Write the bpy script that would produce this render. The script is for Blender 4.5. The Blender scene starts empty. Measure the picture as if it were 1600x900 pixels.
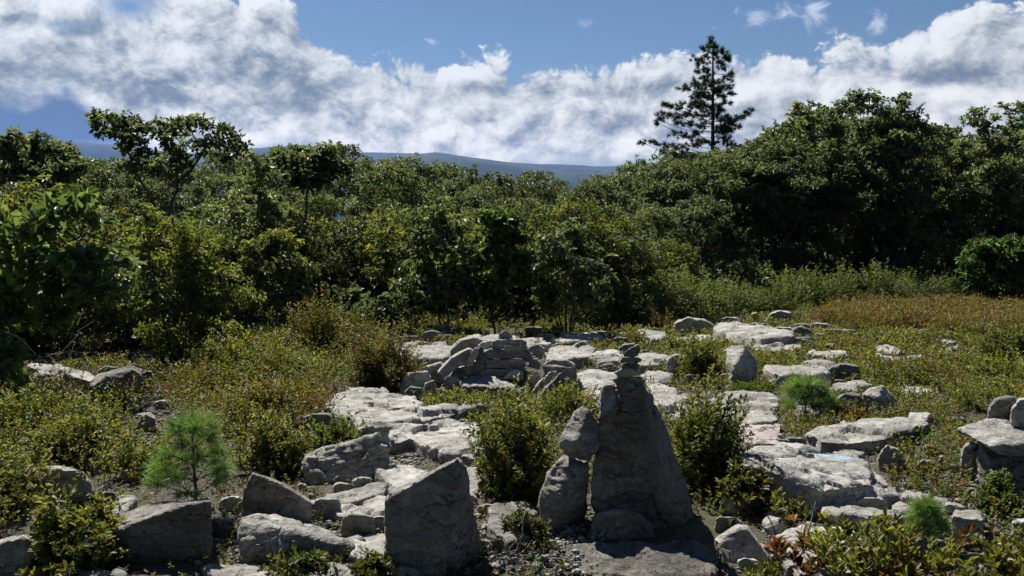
import bpy, bmesh, math, random
import numpy as np
from mathutils import Vector, Matrix

# ------------------------------------------------------------------ camera, world, sun, exposure
SC = bpy.context.scene
COL = SC.collection
R = math.radians
PITCH = R(6.81)
FPX = 1256.0
CAMZ = 1.6
HAZE = 4.6e-5
cam_data = bpy.data.cameras.new("camera")
cam_data.sensor_width = 36.0
cam_data.lens = 36.0 * FPX / 1600.0
cam_data.clip_start = 0.05
cam_data.clip_end = 40000.0
cam = bpy.data.objects.new("camera", cam_data)
COL.objects.link(cam)
cam.location = (0, 0, CAMZ)
cam.rotation_euler = (R(90) - PITCH, 0, 0)
SC.camera = cam

SUN_AZ = R(-30)      # left of the view direction (+Y)
SUN_EL = R(52)
SUN_DIR = Vector((math.sin(SUN_AZ) * math.cos(SUN_EL), math.cos(SUN_AZ) * math.cos(SUN_EL), math.sin(SUN_EL)))
sun_data = bpy.data.lights.new("sun", 'SUN')
sun_data.energy = 5.0
sun_data.angle = R(0.55)
sun_data.color = (1.0, 0.955, 0.88)
sun = bpy.data.objects.new("sun", sun_data)
COL.objects.link(sun)
sun.location = (-20, 25, 30)
sun.rotation_euler = (-SUN_DIR).to_track_quat('-Z', 'Y').to_euler()

SC.view_settings.view_transform = 'Standard'
SC.view_settings.look = 'None'
SC.view_settings.gamma = 1.0
SC.view_settings.exposure = 0.70
SC.view_settings.use_curve_mapping = False
SC.render.engine = 'CYCLES'
SC.cycles.use_denoising = True
try:
    SC.cycles.denoiser = 'OPENIMAGEDENOISE'
    SC.cycles.denoising_prefilter = 'ACCURATE'
except Exception:
    pass
SC.cycles.max_bounces = 6
SC.cycles.diffuse_bounces = 3
SC.cycles.glossy_bounces = 2
SC.cycles.transmission_bounces = 3
SC.cycles.volume_bounces = 0
SC.cycles.transparent_max_bounces = 6
SC.cycles.caustics_reflective = False
SC.cycles.caustics_refractive = False
SC.cycles.sample_clamp_indirect = 4.0
SC.cycles.volume_step_rate = 20

# ---- tiny node expression helper
class G:
    def __init__(s, nt):
        s.nt = nt; s.n = nt.nodes; s.l = nt.links
    def new(s, t, **kw):
        nd = s.n.new(t)
        for k, v in kw.items():
            setattr(nd, k, v)
        return nd
    def link(s, a, b):
        s.l.new(a, b)
    def put(s, sock, v):
        if isinstance(v, bpy.types.NodeSocket):
            s.l.new(v, sock)
        else:
            sock.default_value = v
    def m(s, op, a, b=0.0, c=0.0, clamp=False):
        nd = s.new('ShaderNodeMath', operation=op, use_clamp=clamp)
        s.put(nd.inputs[0], a); s.put(nd.inputs[1], b); s.put(nd.inputs[2], c)
        return nd.outputs[0]
    def vm(s, op, a, b=(0, 0, 0), scale=None):
        nd = s.new('ShaderNodeVectorMath', operation=op)
        s.put(nd.inputs[0], a); s.put(nd.inputs[1], b)
        if scale is not None: s.put(nd.inputs['Scale'], scale)
        return nd.outputs[1] if op in ('LENGTH', 'DISTANCE', 'DOT_PRODUCT') else nd.outputs[0]
    def ss(s, x, lo, hi, a=0.0, b=1.0):
        nd = s.new('ShaderNodeMapRange', interpolation_type='SMOOTHSTEP')
        s.put(nd.inputs[0], x); s.put(nd.inputs[1], lo); s.put(nd.inputs[2], hi); s.put(nd.inputs[3], a); s.put(nd.inputs[4], b)
        return nd.outputs[0]
    def noise(s, v, scale, detail=4, rough=0.5, dist=0.0, lac=2.0, dim='3D'):
        nd = s.new('ShaderNodeTexNoise', noise_dimensions=dim)
        s.put(nd.inputs['Vector'], v); s.put(nd.inputs['Scale'], scale); s.put(nd.inputs['Detail'], detail)
        s.put(nd.inputs['Roughness'], rough); s.put(nd.inputs['Distortion'], dist); s.put(nd.inputs['Lacunarity'], lac)
        return nd.outputs[0]
    def voro(s, v, scale, feature='F1', detail=0, rough=0.5, smooth=1.0, out='Distance', dim='3D'):
        nd = s.new('ShaderNodeTexVoronoi', feature=feature, voronoi_dimensions=dim)
        s.put(nd.inputs['Vector'], v); s.put(nd.inputs['Scale'], scale)
        try:
            s.put(nd.inputs['Detail'], detail); s.put(nd.inputs['Roughness'], rough)
        except Exception: pass
        if feature == 'SMOOTH_F1': s.put(nd.inputs['Smoothness'], smooth)
        return nd.outputs[out]
    def mix(s, f, a, b, blend='MIX'):
        nd = s.new('ShaderNodeMix', data_type='RGBA', blend_type=blend)
        nd.clamp_factor = True
        s.put(nd.inputs[0], f)
        s.put(nd.inputs[6], a if isinstance(a, bpy.types.NodeSocket) else (*a, 1.0))
        s.put(nd.inputs[7], b if isinstance(b, bpy.types.NodeSocket) else (*b, 1.0))
        return nd.outputs[2]
    def comb(s, x, y, z):
        nd = s.new('ShaderNodeCombineXYZ')
        s.put(nd.inputs[0], x); s.put(nd.inputs[1], y); s.put(nd.inputs[2], z)
        return nd.outputs[0]
    def curve(s, x, pts):
        nd = s.new('ShaderNodeFloatCurve')
        c = nd.mapping.curves[0]
        while len(c.points) > 2: c.points.remove(c.points[1])
        c.points[0].location = pts[0]; c.points[1].location = pts[-1]
        for p in pts[1:-1]: c.points.new(*p)
        for p_ in c.points: p_.handle_type = 'VECTOR'
        nd.mapping.update()
        s.put(nd.inputs[1], x)
        return nd.outputs[0]

# ---- the sky: Nishita plus a bank of cumulus, laid out by compass direction and elevation
world = bpy.data.worlds.new("World")
SC.world = world
world.use_nodes = True
g = G(world.node_tree)
for nd in list(g.n): g.n.remove(nd)
out = g.new('ShaderNodeOutputWorld'); bg = g.new('ShaderNodeBackground')
g.link(bg.outputs[0], out.inputs[0])
sky = g.new('ShaderNodeTexSky', sky_type='NISHITA')
sky.sun_disc = False
sky.sun_elevation = SUN_EL
sky.sun_rotation = SUN_AZ
sky.altitude = 500
sky.air_density = 1.0; sky.dust_density = 0.3; sky.ozone_density = 2.0
SKYK = 0.060
tc = g.new('ShaderNodeTexCoord')
sep = g.new('ShaderNodeSeparateXYZ'); g.link(tc.outputs['Generated'], sep.inputs[0])
X, Y, Z = sep.outputs
az = g.m('ARCTAN2', X, Y)                                   # 0 ahead, + to the right
el = g.m('ARCSINE', Z)
def fx(px): return math.atan((px - 800) / FPX)
def fy(py, px=800): return math.atan((305 - py) / FPX * math.cos(fx(px)))
# upper edge of the cloud bank; curve x: az -1.2..1.2 -> 0..1, y: el 0..0.6 -> 0..1
def cx(px): return (fx(px) + 1.2) / 2.4
edge_px = [(-260, -60), (0, -60), (150, -60), (330, -35), (400, -12), (440, 0), (480, 40), (540, 66), (600, 98), (650, 104), (715, 84), (760, 98),
           (800, 110), (850, 84), (930, 92), (980, 94), (1040, 76), (1120, 70), (1200, 62), (1290, 84), (1340, 78), (1400, 70), (1460, 52), (1530, 38), (1600, 22), (1800, 10)]
pts = [(0.0, 0.30), (0.06, 0.3)] + [(cx(a), max(0.0, fy(b, a)) / 0.6) for a, b in edge_px] + [(0.93, 0.3), (1.0, 0.30)]
edge = g.m('MULTIPLY', g.curve(g.m('MULTIPLY_ADD', az, 1 / 2.4, 0.5), pts), 0.6)
base_px = [(-260, 175), (0, 172), (60, 166), (120, 166), (150, 195), (190, 225), (230, 245), (300, 250), (1600, 260), (1800, 260)]
pts = [(0.0, 0.12)] + [(cx(a), max(0.0, fy(b, a)) / 0.6) for a, b in base_px] + [(1.0, 0.10)]
base = g.m('MULTIPLY', g.curve(g.m('MULTIPLY_ADD', az, 1 / 2.4, 0.5), pts), 0.6)

def dens(vec):
    a = g.noise(vec, 5.0, 9, 0.60, 0.12, dim='2D')
    wv = g.vm('ADD', vec, g.vm('SCALE', g.comb(a, g.noise(vec, 11.0, 4, 0.6, 0.0, dim='2D'), 0.0), scale=0.06))
    b = g.voro(wv, 14.0, 'F1', 5, 0.62, dim='2D')
    b2 = g.m('SUBTRACT', 0.55, b)
    return g.m('ADD', a, g.m('MULTIPLY', b2, 0.34))
P0 = g.comb(g.m('MULTIPLY', az, 1.0), g.m('MULTIPLY', el, 1.45), 3.7)
P1 = g.vm('ADD', P0, (-0.010, 0.022, 0.0))
d0 = dens(P0); d1 = dens(P1)
def cover(d, e):
    up = g.m('ADD', g.m('SUBTRACT', edge, e), 0.014)
    bil = g.m('MULTIPLY', g.m('SUBTRACT', d, 0.52), 0.12)
    top = g.ss(g.m('ADD', up, bil), -0.002, 0.014)
    return top
top = cover(d0, el)
lown = g.noise(P0, 9.0, 5, 0.55, dim='2D')
bot = g.ss(g.m('ADD', g.m('SUBTRACT', el, base), g.m('MULTIPLY', g.m('SUBTRACT', lown, 0.5), 0.07)), -0.008, 0.016)
cov = g.m('MULTIPLY', top, bot)
# gaps and wisps, as soft blobs by direction
def blob(px, py, rx, ry):
    dx = g.m('DIVIDE', g.m('SUBTRACT', az, fx(px)), rx / FPX)
    dy = g.m('DIVIDE', g.m('SUBTRACT', el, fy(py, px)), ry / FPX)
    r2 = g.m('ADD', g.m('MULTIPLY', dx, dx), g.m('MULTIPLY', dy, dy))
    return g.m('EXPONENT', g.m('MULTIPLY', r2, -1.0))
gap = g.m('ADD', blob(222, 26, 34, 17), g.m('ADD', g.m('MULTIPLY', blob(262, -2, 28, 14), 0.9), g.m('MULTIPLY', blob(128, 56, 46, 13), 0.30)))
gapn = g.m('MULTIPLY', gap, g.ss(g.m('SUBTRACT', g.m('ADD', gap, 0.35), d0), -0.12, 0.30))
cov = g.m('MULTIPLY', cov, g.m('SUBTRACT', 1.0, g.m('MINIMUM', gapn, 1.0)))
wn = g.noise(P0, 26.0, 5, 0.62, 0.6, dim='2D')
wis = None
for (a, b, c, d, k) in [(1170, 38, 34, 16, .95), (1215, 33, 30, 14, .85), (1258, 36, 22, 24, 1.0), (1352, 46, 22, 17, .85), (630, 78, 26, 9, .7), (678, 76, 14, 8, .7), (920, 50, 20, 9, .5), (1455, 25, 16, 9, .5), (1280, 62, 20, 12, .5)]:
    w = g.m('MULTIPLY', blob(a, b, c, d), k)
    wis = w if wis is None else g.m('MAXIMUM', wis, w)
wis = g.m('MULTIPLY', g.ss(g.m('ADD', wis, g.m('MULTIPLY', g.m('SUBTRACT', wn, 0.5), 2.6)), 0.35, 1.35), g.ss(wis, 0.03, 0.4))
wis = g.m('MULTIPLY', wis, 0.75)
lit = g.m('MULTIPLY_ADD', g.m('SUBTRACT', d0, d1), 2.5, 0.66)
big = g.m('MULTIPLY', g.m('SUBTRACT', g.noise(g.comb(g.m('MULTIPLY', az, 0.7), g.m('MULTIPLY', el, 1.7), 9.1), 8.0, 3, 0.55, 0.6, dim='2D'), 0.5), 1.15)
dark = g.m('ADD', g.m('MULTIPLY', blob(390, 105, 70, 42), 0.42), g.m('ADD', g.m('MULTIPLY', blob(470, 145, 70, 40), 0.5),
       g.m('ADD', g.m('MULTIPLY', blob(20, 120, 70, 30), 0.3), g.m('ADD', g.m('MULTIPLY', blob(240, 150, 90, 26), 0.3),
       g.m('ADD', g.m('MULTIPLY', blob(120, 50, 50, 16), 0.35), g.m('MULTIPLY', blob(0, 10, 90, 16), 0.25))))))
bright = g.m('ADD', g.m('MULTIPLY', blob(330, 40, 90, 40), 0.28), g.m('MULTIPLY', blob(40, 80, 60, 40), 0.15))
rim = g.m('MULTIPLY', g.m('SUBTRACT', 1.0, g.ss(g.m('SUBTRACT', edge, el), 0.0, 0.05)), 0.18)
lit = g.m('ADD', g.m('ADD', lit, big), g.m('ADD', rim, g.m('SUBTRACT', bright, dark)))
lit = g.ss(lit, -0.38, 1.42)
ccol = g.mix(lit, (0.17, 0.215, 0.265), (0.80, 0.82, 0.83))
wcol = g.mix(0.5, (0.62, 0.68, 0.78), (0.72, 0.77, 0.86))
skyc = g.vm('SCALE', sky.outputs[0], scale=SKYK)
skyc = g.mix(1.0, skyc, (0.80, 0.89, 1.0), 'MULTIPLY')
# distant haze bank under the cloud base on the left
slate = g.mix(g.ss(g.m('ADD', el, g.m('MULTIPLY', lown, 0.02)), fy(236, 100), fy(205, 100)), (0.50, 0.56, 0.66), (0.125, 0.18, 0.30))
under = g.m('MULTIPLY', g.ss(el, g.m('ADD', base, 0.05), g.m('ADD', base, 0.0)), g.ss(az, 0.25, -0.2))
c = g.mix(under, skyc, slate)
c = g.mix(wis, c, wcol)
ccol = g.vm('SCALE', ccol, scale=g.ss(el, 0.14, 0.03, 1.0, 1.22))
ccol = g.mix(g.ss(el, 0.16, 0.02), ccol, g.vm('MULTIPLY', ccol, (1.10, 1.01, 0.90)))
c = g.mix(cov, c, ccol)
# behind the camera the sky is the plain blue
front = g.ss(g.m('ABSOLUTE', az), 1.5, 1.15)
c = g.mix(front, skyc, c)
g.link(c, bg.inputs[0]); bg.inputs[1].default_value = 0.70
world.cycles.sampling_method = 'MANUAL'
world.cycles.sample_map_resolution = 512

# ------------------------------------------------------------------ numeric helpers
_rs = np.random.RandomState(7)
PERM = _rs.permutation(256); PV = _rs.rand(256)
def _h(x, y, z): return PV[PERM[(PERM[(PERM[x & 255] + y) & 255] + z) & 255]]
def vnoise(P):
    P = np.asarray(P, float); i = np.floor(P).astype(int); f = P - i; f = f * f * (3 - 2 * f)
    x, y, z = i.T; u, v, w = f.T
    r = 0
    for a in (0, 1):
        for b in (0, 1):
            for c in (0, 1):
                r = r + _h(x + a, y + b, z + c) * (u if a else 1 - u) * (v if b else 1 - v) * (w if c else 1 - w)
    return r * 2 - 1
def fbm(P, octv=4, gain=0.5):
    s = 0; a = 1.0; P = np.asarray(P, float)
    for k in range(octv):
        s = s + a * vnoise(P); P = P * 2.03 + 17.3; a *= gain
    return s
def smooth01(t): t = np.clip(t, 0, 1); return t * t * (3 - 2 * t)

def ground(x, y):
    x = np.asarray(x, float); y = np.asarray(y, float)
    t = np.clip(y - 3.2, 0, 90)
    z = -0.085 * (np.sqrt(t * t + 1.0) - 1.0)
    far = np.maximum(0, y - 70)
    z = z - 180 * smooth01(far / 1400)
    P = np.stack([x / 2.3, y / 2.3, np.zeros_like(x)], -1).reshape(-1, 3)
    n = vnoise(P).reshape(x.shape) * 0.045 + vnoise(P * 3.1 + 5).reshape(x.shape) * 0.018
    return z + n * np.clip(1 - (np.abs(y) - 60) / 60, 0, 1)
def gz(x, y): return float(ground(np.array([x]), np.array([y]))[0])

CP, SP = math.cos(PITCH), math.sin(PITCH)
def ray(px, py):
    a = (px - 800) / FPX; b = (450 - py) / FPX
    return (a, b * SP + CP, b * CP - SP)
def at(px, py, y):
    """photo direction (px, py) at forward distance y, in metres"""
    d = ray(px, py); t = y / d[1]
    return Vector((d[0] * t, y, CAMZ + d[2] * t))
def hit(px, py, h=0.0):
    """where that direction meets the ground raised by h"""
    d = ray(px, py); ts = np.concatenate([np.arange(1.6, 30, 0.04), np.arange(30, 120, 0.5)])
    x = d[0] * ts; y = d[1] * ts; z = CAMZ + d[2] * ts
    f = z - ground(x, y) - h
    k = np.argmax(f < 0)
    if f[k] >= 0: k = len(ts) - 1
    t = ts[k - 1] + (ts[k] - ts[k - 1]) * f[k - 1] / max(1e-6, f[k - 1] - f[k]) if k > 0 else ts[0]
    return Vector((d[0] * t, d[1] * t, CAMZ + d[2] * t))

def tag(o, label=None, cat=None, group=None, kind=None):
    if label: o['label'] = label
    if cat: o['category'] = cat
    if group: o['group'] = group
    if kind: o['kind'] = kind
    return o
def link(name, me, mat, loc=(0, 0, 0), parent=None):
    o = bpy.data.objects.new(name, me); COL.objects.link(o); o.location = loc
    if mat is not None and len(me.materials) == 0: me.materials.append(mat)
    if parent is not None: o.parent = parent
    return o
def empty(name, loc=(0, 0, 0), rz=0.0, sc=1.0):
    o = bpy.data.objects.new(name, None); COL.objects.link(o); o.location = loc; o.rotation_euler = (0, 0, rz)
    o.scale = (sc, sc, sc); o.empty_display_size = 0.1
    return o
def mesh_np(name, V, faces, col=None, smooth=False):
    """faces: list of (n,k) int arrays"""
    me = bpy.data.meshes.new(name)
    V = np.asarray(V, np.float32)
    me.vertices.add(len(V)); me.vertices.foreach_set('co', V.ravel())
    loops = np.concatenate([f.ravel() for f in faces]).astype(np.int32)
    tot = np.concatenate([np.full(len(f), f.shape[1], np.int32) for f in faces])
    st = np.concatenate([[0], np.cumsum(tot)[:-1]]).astype(np.int32)
    me.loops.add(len(loops)); me.loops.foreach_set('vertex_index', loops)
    me.polygons.add(len(tot)); me.polygons.foreach_set('loop_start', st); me.polygons.foreach_set('loop_total', tot)
    if smooth: me.polygons.foreach_set('use_smooth', np.ones(len(tot), bool))
    if col is not None:
        at_ = me.attributes.new('col', 'FLOAT_COLOR', 'POINT')
        c = np.ones((len(V), 4), np.float32); c[:, :3] = col
        at_.data.foreach_set('color', c.ravel())
    me.update(); me.validate()
    return me

# ------------------------------------------------------------------ materials
def new_mat(name):
    m = bpy.data.materials.new(name); m.use_nodes = True
    gg = G(m.node_tree); p = m.node_tree.nodes['Principled BSDF']
    return m, gg, p
def rock_mat(name, lo, mid, hi, stain=(0.16, 0.12, 0.075), stain_amt=0.25, lichen=0.55, crack=1.0, strata=0.8, blaze=None, side=None, rough=0.85):
    m, q, p = new_mat(name)
    tcn = q.new('ShaderNodeTexCoord'); oi = q.new('ShaderNodeObjectInfo')
    off = q.m('MULTIPLY', oi.outputs['Random'], 37.0)
    v = q.vm('ADD', tcn.outputs['Object'], q.comb(off, off, off))
    vs = q.vm('MULTIPLY', v, (1.0, 1.0, 2.6))
    n1 = q.noise(v, 2.6, 6, 0.6, 0.4); n2 = q.noise(vs, 9.0, 6, 0.65, 0.8); n3 = q.noise(v, 55.0, 5, 0.7)
    n4 = q.noise(v, 5.0, 7, 0.7, 0.6)
    t = q.m('ADD', q.m('MULTIPLY', n1, 0.9), q.m('ADD', q.m('MULTIPLY', n2, 0.8), q.m('MULTIPLY', n3, 0.7)))
    t = q.m('ADD', t, q.m('MULTIPLY', oi.outputs['Random'], 0.10))
    c = q.mix(q.ss(t, 0.98, 1.26), lo, mid)
    c = q.mix(q.ss(t, 1.20, 1.48), c, hi)
    st = q.ss(q.noise(vs, 3.4, 6, 0.65, 1.2), 0.52, 0.68)
    c = q.mix(q.m('MULTIPLY', st, stain_amt), c, stain)
    pt = q.noise(v, 1.5, 7, 0.7, 0.8)
    c = q.mix(q.m('MULTIPLY', q.ss(pt, 0.50, 0.66), 0.55), c, q.mix(n3, (0.07, 0.068, 0.058), (0.17, 0.165, 0.145)))
    c = q.mix(q.m('MULTIPLY', q.ss(pt, 0.44, 0.32), 0.45), c, (0.50, 0.485, 0.45))
    # quartz / crystalline grain
    gr = q.ss(q.noise(v, 150.0, 2, 0.6), 0.60, 0.72)
    c = q.mix(q.m('MULTIPLY', gr, 0.35), c, (0.55, 0.54, 0.51))
    # lichen crusts: dark grey and grey-green rosettes
    vl = q.voro(q.vm('ADD', v, q.vm('SCALE', q.comb(n4, n2, n1), scale=0.12)), 16.0, 'F1', 0, 0.5)
    li = q.m('MULTIPLY', q.ss(vl, 0.42, 0.22), q.ss(n4, 0.50, 0.60))
    c = q.mix(q.m('MULTIPLY', li, lichen), c, (0.055, 0.058, 0.05))
    vg = q.voro(v, 9.0, 'F1', 0, 0.5)
    lg = q.m('MULTIPLY', q.ss(vg, 0.40, 0.25), q.ss(n1, 0.52, 0.64))
    c = q.mix(q.m('MULTIPLY', lg, lichen * 0.8), c, (0.24, 0.26, 0.19))
    if side is not None:        # rust brown weathering on one face, grey on the other
        sx = q.new('ShaderNodeSeparateXYZ'); q.link(tcn.outputs['Object'], sx.inputs[0])
        w_ = q.m('ADD', sx.outputs[0], q.m('MULTIPLY_ADD', sx.outputs[2], side[1], q.m('MULTIPLY', q.m('SUBTRACT', n4, 0.5), 0.06)))
        c = q.mix(q.ss(w_, side[0], side[0] - 0.02), q.mix(0.8, c, (0.155, 0.15, 0.14)), c)
    if blaze is not None:
        (bx, by, bz), rx, ry = blaze
        d = q.vm('SUBTRACT', tcn.outputs['Object'], (bx, by, bz))
        d = q.vm('MULTIPLY', d, (1 / rx, 1 / ry, 0.0))
        r = q.vm('LENGTH', d)
        r = q.m('ADD', r, q.m('MULTIPLY', q.m('SUBTRACT', q.noise(v, 22.0, 5, 0.7), 0.5), 2.9))
        r = q.m('ADD', r, q.m('MULTIPLY', q.m('SUBTRACT', n3, 0.5), 1.6))
        c = q.mix(q.m('MULTIPLY', q.ss(r, 1.15, 0.65), 0.62), c, (0.20, 0.44, 0.62))
    # cracks
    ve = q.voro(q.vm('ADD', vs, q.vm('SCALE', q.comb(n1, n4, n2), scale=0.7)), 2.1, 'DISTANCE_TO_EDGE', 0, 0.5)
    cr = q.m('MULTIPLY', q.ss(ve, 0.022, 0.0), q.ss(n2, 0.46, 0.56))
    c = q.mix(q.m('MULTIPLY', cr, 0.65 * crack), c, (0.03, 0.028, 0.024))
    q.link(c, p.inputs['Base Color'])
    p.inputs['Roughness'].default_value = rough
    p.inputs['Specular IOR Level'].default_value = 0.35
    h = q.m('ADD', q.m('MULTIPLY', n2, 0.55 * strata), q.m('ADD', q.m('MULTIPLY', n3, 0.10), q.m('MULTIPLY', n4, 0.35)))
    lay = q.noise(q.vm('MULTIPLY', v, (1.0, 1.2, 9.0)), 3.0, 5, 0.6, 0.5)
    h = q.m('ADD', h, q.m('MULTIPLY', lay, 0.35 * strata))
    h = q.m('SUBTRACT', h, q.m('MULTIPLY', cr, 0.25 * crack))
    b = q.new('ShaderNodeBump'); b.inputs['Strength'].default_value = 1.0; b.inputs['Distance'].default_value = 0.05
    q.link(h, b.inputs['Height']); q.link(b.outputs[0], p.inputs['Normal'])
    return m
M_PALE = rock_mat('pale_grey_rock', (0.14, 0.132, 0.118), (0.30, 0.287, 0.255), (0.47, 0.455, 0.415))
M_GREY = rock_mat('grey_rock', (0.065, 0.062, 0.056), (0.165, 0.158, 0.142), (0.33, 0.315, 0.28), lichen=0.5)
M_DARK = rock_mat('dark_brown_grey_rock', (0.07, 0.064, 0.056), (0.17, 0.155, 0.136), (0.30, 0.28, 0.25), stain=(0.13, 0.085, 0.05), stain_amt=0.4, lichen=0.25)
M_PINK = rock_mat('pinkish_rock', (0.17, 0.145, 0.135), (0.34, 0.29, 0.27), (0.46, 0.41, 0.38), stain=(0.28, 0.16, 0.12), stain_amt=0.35)
MATS = {'p': M_PALE, 'g': M_GREY, 'd': M_DARK, 'k': M_PINK}

def leaf_mat(name, gloss=0.45, trans=0.38, tint=(1.25, 1.30, 0.45), spec=0.4, objvar=0.35):
    m = bpy.data.materials.new(name); m.use_nodes = True
    q = G(m.node_tree)
    for nd in list(q.n): q.n.remove(nd)
    o = q.new('ShaderNodeOutputMaterial'); a = q.new('ShaderNodeAttribute', attribute_name='col')
    oi = q.new('ShaderNodeObjectInfo')
    k = q.m('MULTIPLY_ADD', oi.outputs['Random'], objvar, 1 - objvar * 0.5)
    col = q.vm('SCALE', a.outputs['Color'], scale=k)
    pr = q.new('ShaderNodeBsdfPrincipled'); q.link(col, pr.inputs['Base Color'])
    pr.inputs['Roughness'].default_value = gloss; pr.inputs['Specular IOR Level'].default_value = spec
    tr = q.new('ShaderNodeBsdfTranslucent'); tcol = q.mix(1.0, col, tint, 'MULTIPLY')
    q.link(tcol, tr.inputs[0])
    mx = q.new('ShaderNodeMixShader'); mx.inputs[0].default_value = trans
    q.link(pr.outputs[0], mx.inputs[1]); q.link(tr.outputs[0], mx.inputs[2]); q.link(mx.outputs[0], o.inputs[0])
    return m
M_OAK = leaf_mat('oak_leaves', 0.40, 0.55, (1.3, 1.35, 0.8))
M_SHRUB = leaf_mat('shrub_leaves', 0.48, 0.5, (1.5, 1.4, 0.5), 0.35, 0.2)
M_NEEDLE = leaf_mat('pine_needles', 0.45, 0.35, (1.2, 1.25, 0.6), 0.4, 0.1)
def bark_mat(name, a, b):
    m, q, p = new_mat(name)
    tcn = q.new('ShaderNodeTexCoord')
    v = q.vm('MULTIPLY', tcn.outputs['Object'], (1, 1, 0.25))
    n = q.noise(v, 40, 5, 0.65, 0.4)
    q.link(q.mix(q.ss(n, 0.35, 0.65), a, b), p.inputs['Base Color']); p.inputs['Roughness'].default_value = 0.9
    bm = q.new('ShaderNodeBump'); bm.inputs['Distance'].default_value = 0.01; q.link(n, bm.inputs['Height']); q.link(bm.outputs[0], p.inputs['Normal'])
    return m
M_BARK = bark_mat('oak_bark', (0.03, 0.026, 0.022), (0.075, 0.065, 0.055))
M_PBARK = bark_mat('pine_bark', (0.035, 0.028, 0.022), (0.09, 0.07, 0.055))
M_STEM = bark_mat('shrub_stem', (0.035, 0.024, 0.016), (0.085, 0.055, 0.035))
M_DEAD = bark_mat('dead_wood', (0.09, 0.08, 0.07), (0.20, 0.19, 0.17))

# ------------------------------------------------------------------ ground sheet
def axis(lo, fine_lo, fine_hi, hi, step, grow=1.18):
    a = list(np.arange(fine_lo, fine_hi + 1e-6, step)); s = step; v = fine_hi
    while v < hi: s *= grow; v += s; a.append(v)
    s = step; v = fine_lo; b = []
    while v > lo: s *= grow; v -= s; b.append(v)
    return np.array(b[::-1] + a)
gx = axis(-9000, -11, 11, 9000, 0.10); gy = axis(-600, 1.5, 19, 9000, 0.10)
XX, YY = np.meshgrid(gx, gy)
ZZ = ground(XX, YY)
fine = np.clip(1 - (np.abs(YY - 9) - 10) / 6, 0, 1)
ZZ = ZZ + fine * 0.012 * fbm(np.stack([XX / 0.33, YY / 0.33, 0 * XX], -1).reshape(-1, 3), 3).reshape(XX.shape) - 0.01
nx, ny = len(gx), len(gy)
idx = np.arange(nx * ny).reshape(ny, nx)
q4 = np.stack([idx[:-1, :-1], idx[:-1, 1:], idx[1:, 1:], idx[1:, :-1]], -1).reshape(-1, 4)
gme = mesh_np('ground', np.stack([XX, YY, ZZ], -1).reshape(-1, 3), [q4], smooth=True)
mg, q, p = new_mat('soil_and_moss')
geo = q.new('ShaderNodeNewGeometry'); v = geo.outputs['Position']
n1 = q.noise(v, 0.9, 6, 0.6, 0.5); n2 = q.noise(v, 7.0, 7, 0.7, 0.6); n3 = q.noise(v, 60.0, 4, 0.7)
c = q.mix(q.ss(n2, 0.36, 0.62), (0.028, 0.022, 0.015), (0.085, 0.068, 0.048))
c = q.mix(q.ss(n3, 0.55, 0.72), c, (0.22, 0.20, 0.17))
c = q.mix(q.m('MULTIPLY', q.ss(q.noise(v, 2.2, 6, 0.65, 0.4), 0.42, 0.56), 0.85), c, (0.05, 0.056, 0.02))
pb = q.voro(q.vm('ADD', v, q.vm('SCALE', q.comb(n2, n3, n1), scale=0.12)), 34.0, 'F1', 0, 0.5)
pm = q.m('MULTIPLY', q.ss(pb, 0.36, 0.28), q.ss(n1, 0.46, 0.58))
c = q.mix(q.m('MULTIPLY', pm, q.ss(n3, 0.4, 0.6)), c, (0.17, 0.155, 0.13))
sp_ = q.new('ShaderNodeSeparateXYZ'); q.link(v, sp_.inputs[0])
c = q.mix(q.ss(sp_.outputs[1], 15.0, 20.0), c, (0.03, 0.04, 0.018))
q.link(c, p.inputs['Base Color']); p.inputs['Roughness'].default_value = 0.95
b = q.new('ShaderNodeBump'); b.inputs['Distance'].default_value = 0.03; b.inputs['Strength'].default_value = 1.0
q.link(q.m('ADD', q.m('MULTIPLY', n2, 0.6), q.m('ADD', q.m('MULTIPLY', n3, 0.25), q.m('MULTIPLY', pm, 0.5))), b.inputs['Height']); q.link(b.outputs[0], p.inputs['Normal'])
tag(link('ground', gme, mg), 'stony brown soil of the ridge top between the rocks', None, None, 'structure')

# ------------------------------------------------------------------ mountains (heightfields, 5 to 8 km away)
def ridge(name, y0, depth, prof, label, wob, seed):
    xs = np.linspace(-7500, 7500, 420); ys = np.linspace(-1, 1, 60)
    pxs = 800 + FPX * xs / y0
    top = np.interp(pxs, [a for a, b in prof], [b for a, b in prof])
    H = CAMZ + (300 - top) / FPX * y0
    Xg, Yg = np.meshgrid(xs, ys)
    P = np.stack([Xg / 900 + seed, Yg * depth / 900, 0 * Xg], -1).reshape(-1, 3)
    n = fbm(P, 5, 0.5).reshape(Xg.shape)
    shape = np.cos(np.clip(Yg + 0.18 * n, -1, 1) * math.pi / 2) ** 1.2
    Zg = -230 + (H[None, :] + 230 + wob * fbm(np.stack([Xg / 260 + seed, 0 * Xg, 0 * Xg], -1).reshape(-1, 3), 4).reshape(Xg.shape)) * shape
    Zg = Zg + 14 * n * (1 - np.abs(Yg)) * (np.abs(Yg) > 0.1)
    m_, n_ = len(xs), len(ys)
    ii = np.arange(m_ * n_).reshape(n_, m_)
    f = np.stack([ii[:-1, :-1], ii[:-1, 1:], ii[1:, 1:], ii[1:, :-1]], -1).reshape(-1, 4)
    me = mesh_np(name, np.stack([Xg, Yg * depth + y0, Zg], -1).reshape(-1, 3), [f], smooth=True)
    return tag(link(name, me, M_HILL), label, None, None, 'structure')
M_HILL, q, p = new_mat('forested_hillside')
geo = q.new('ShaderNodeNewGeometry')
n = q.noise(geo.outputs['Position'], 0.012, 8, 0.6, 0.3)
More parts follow.
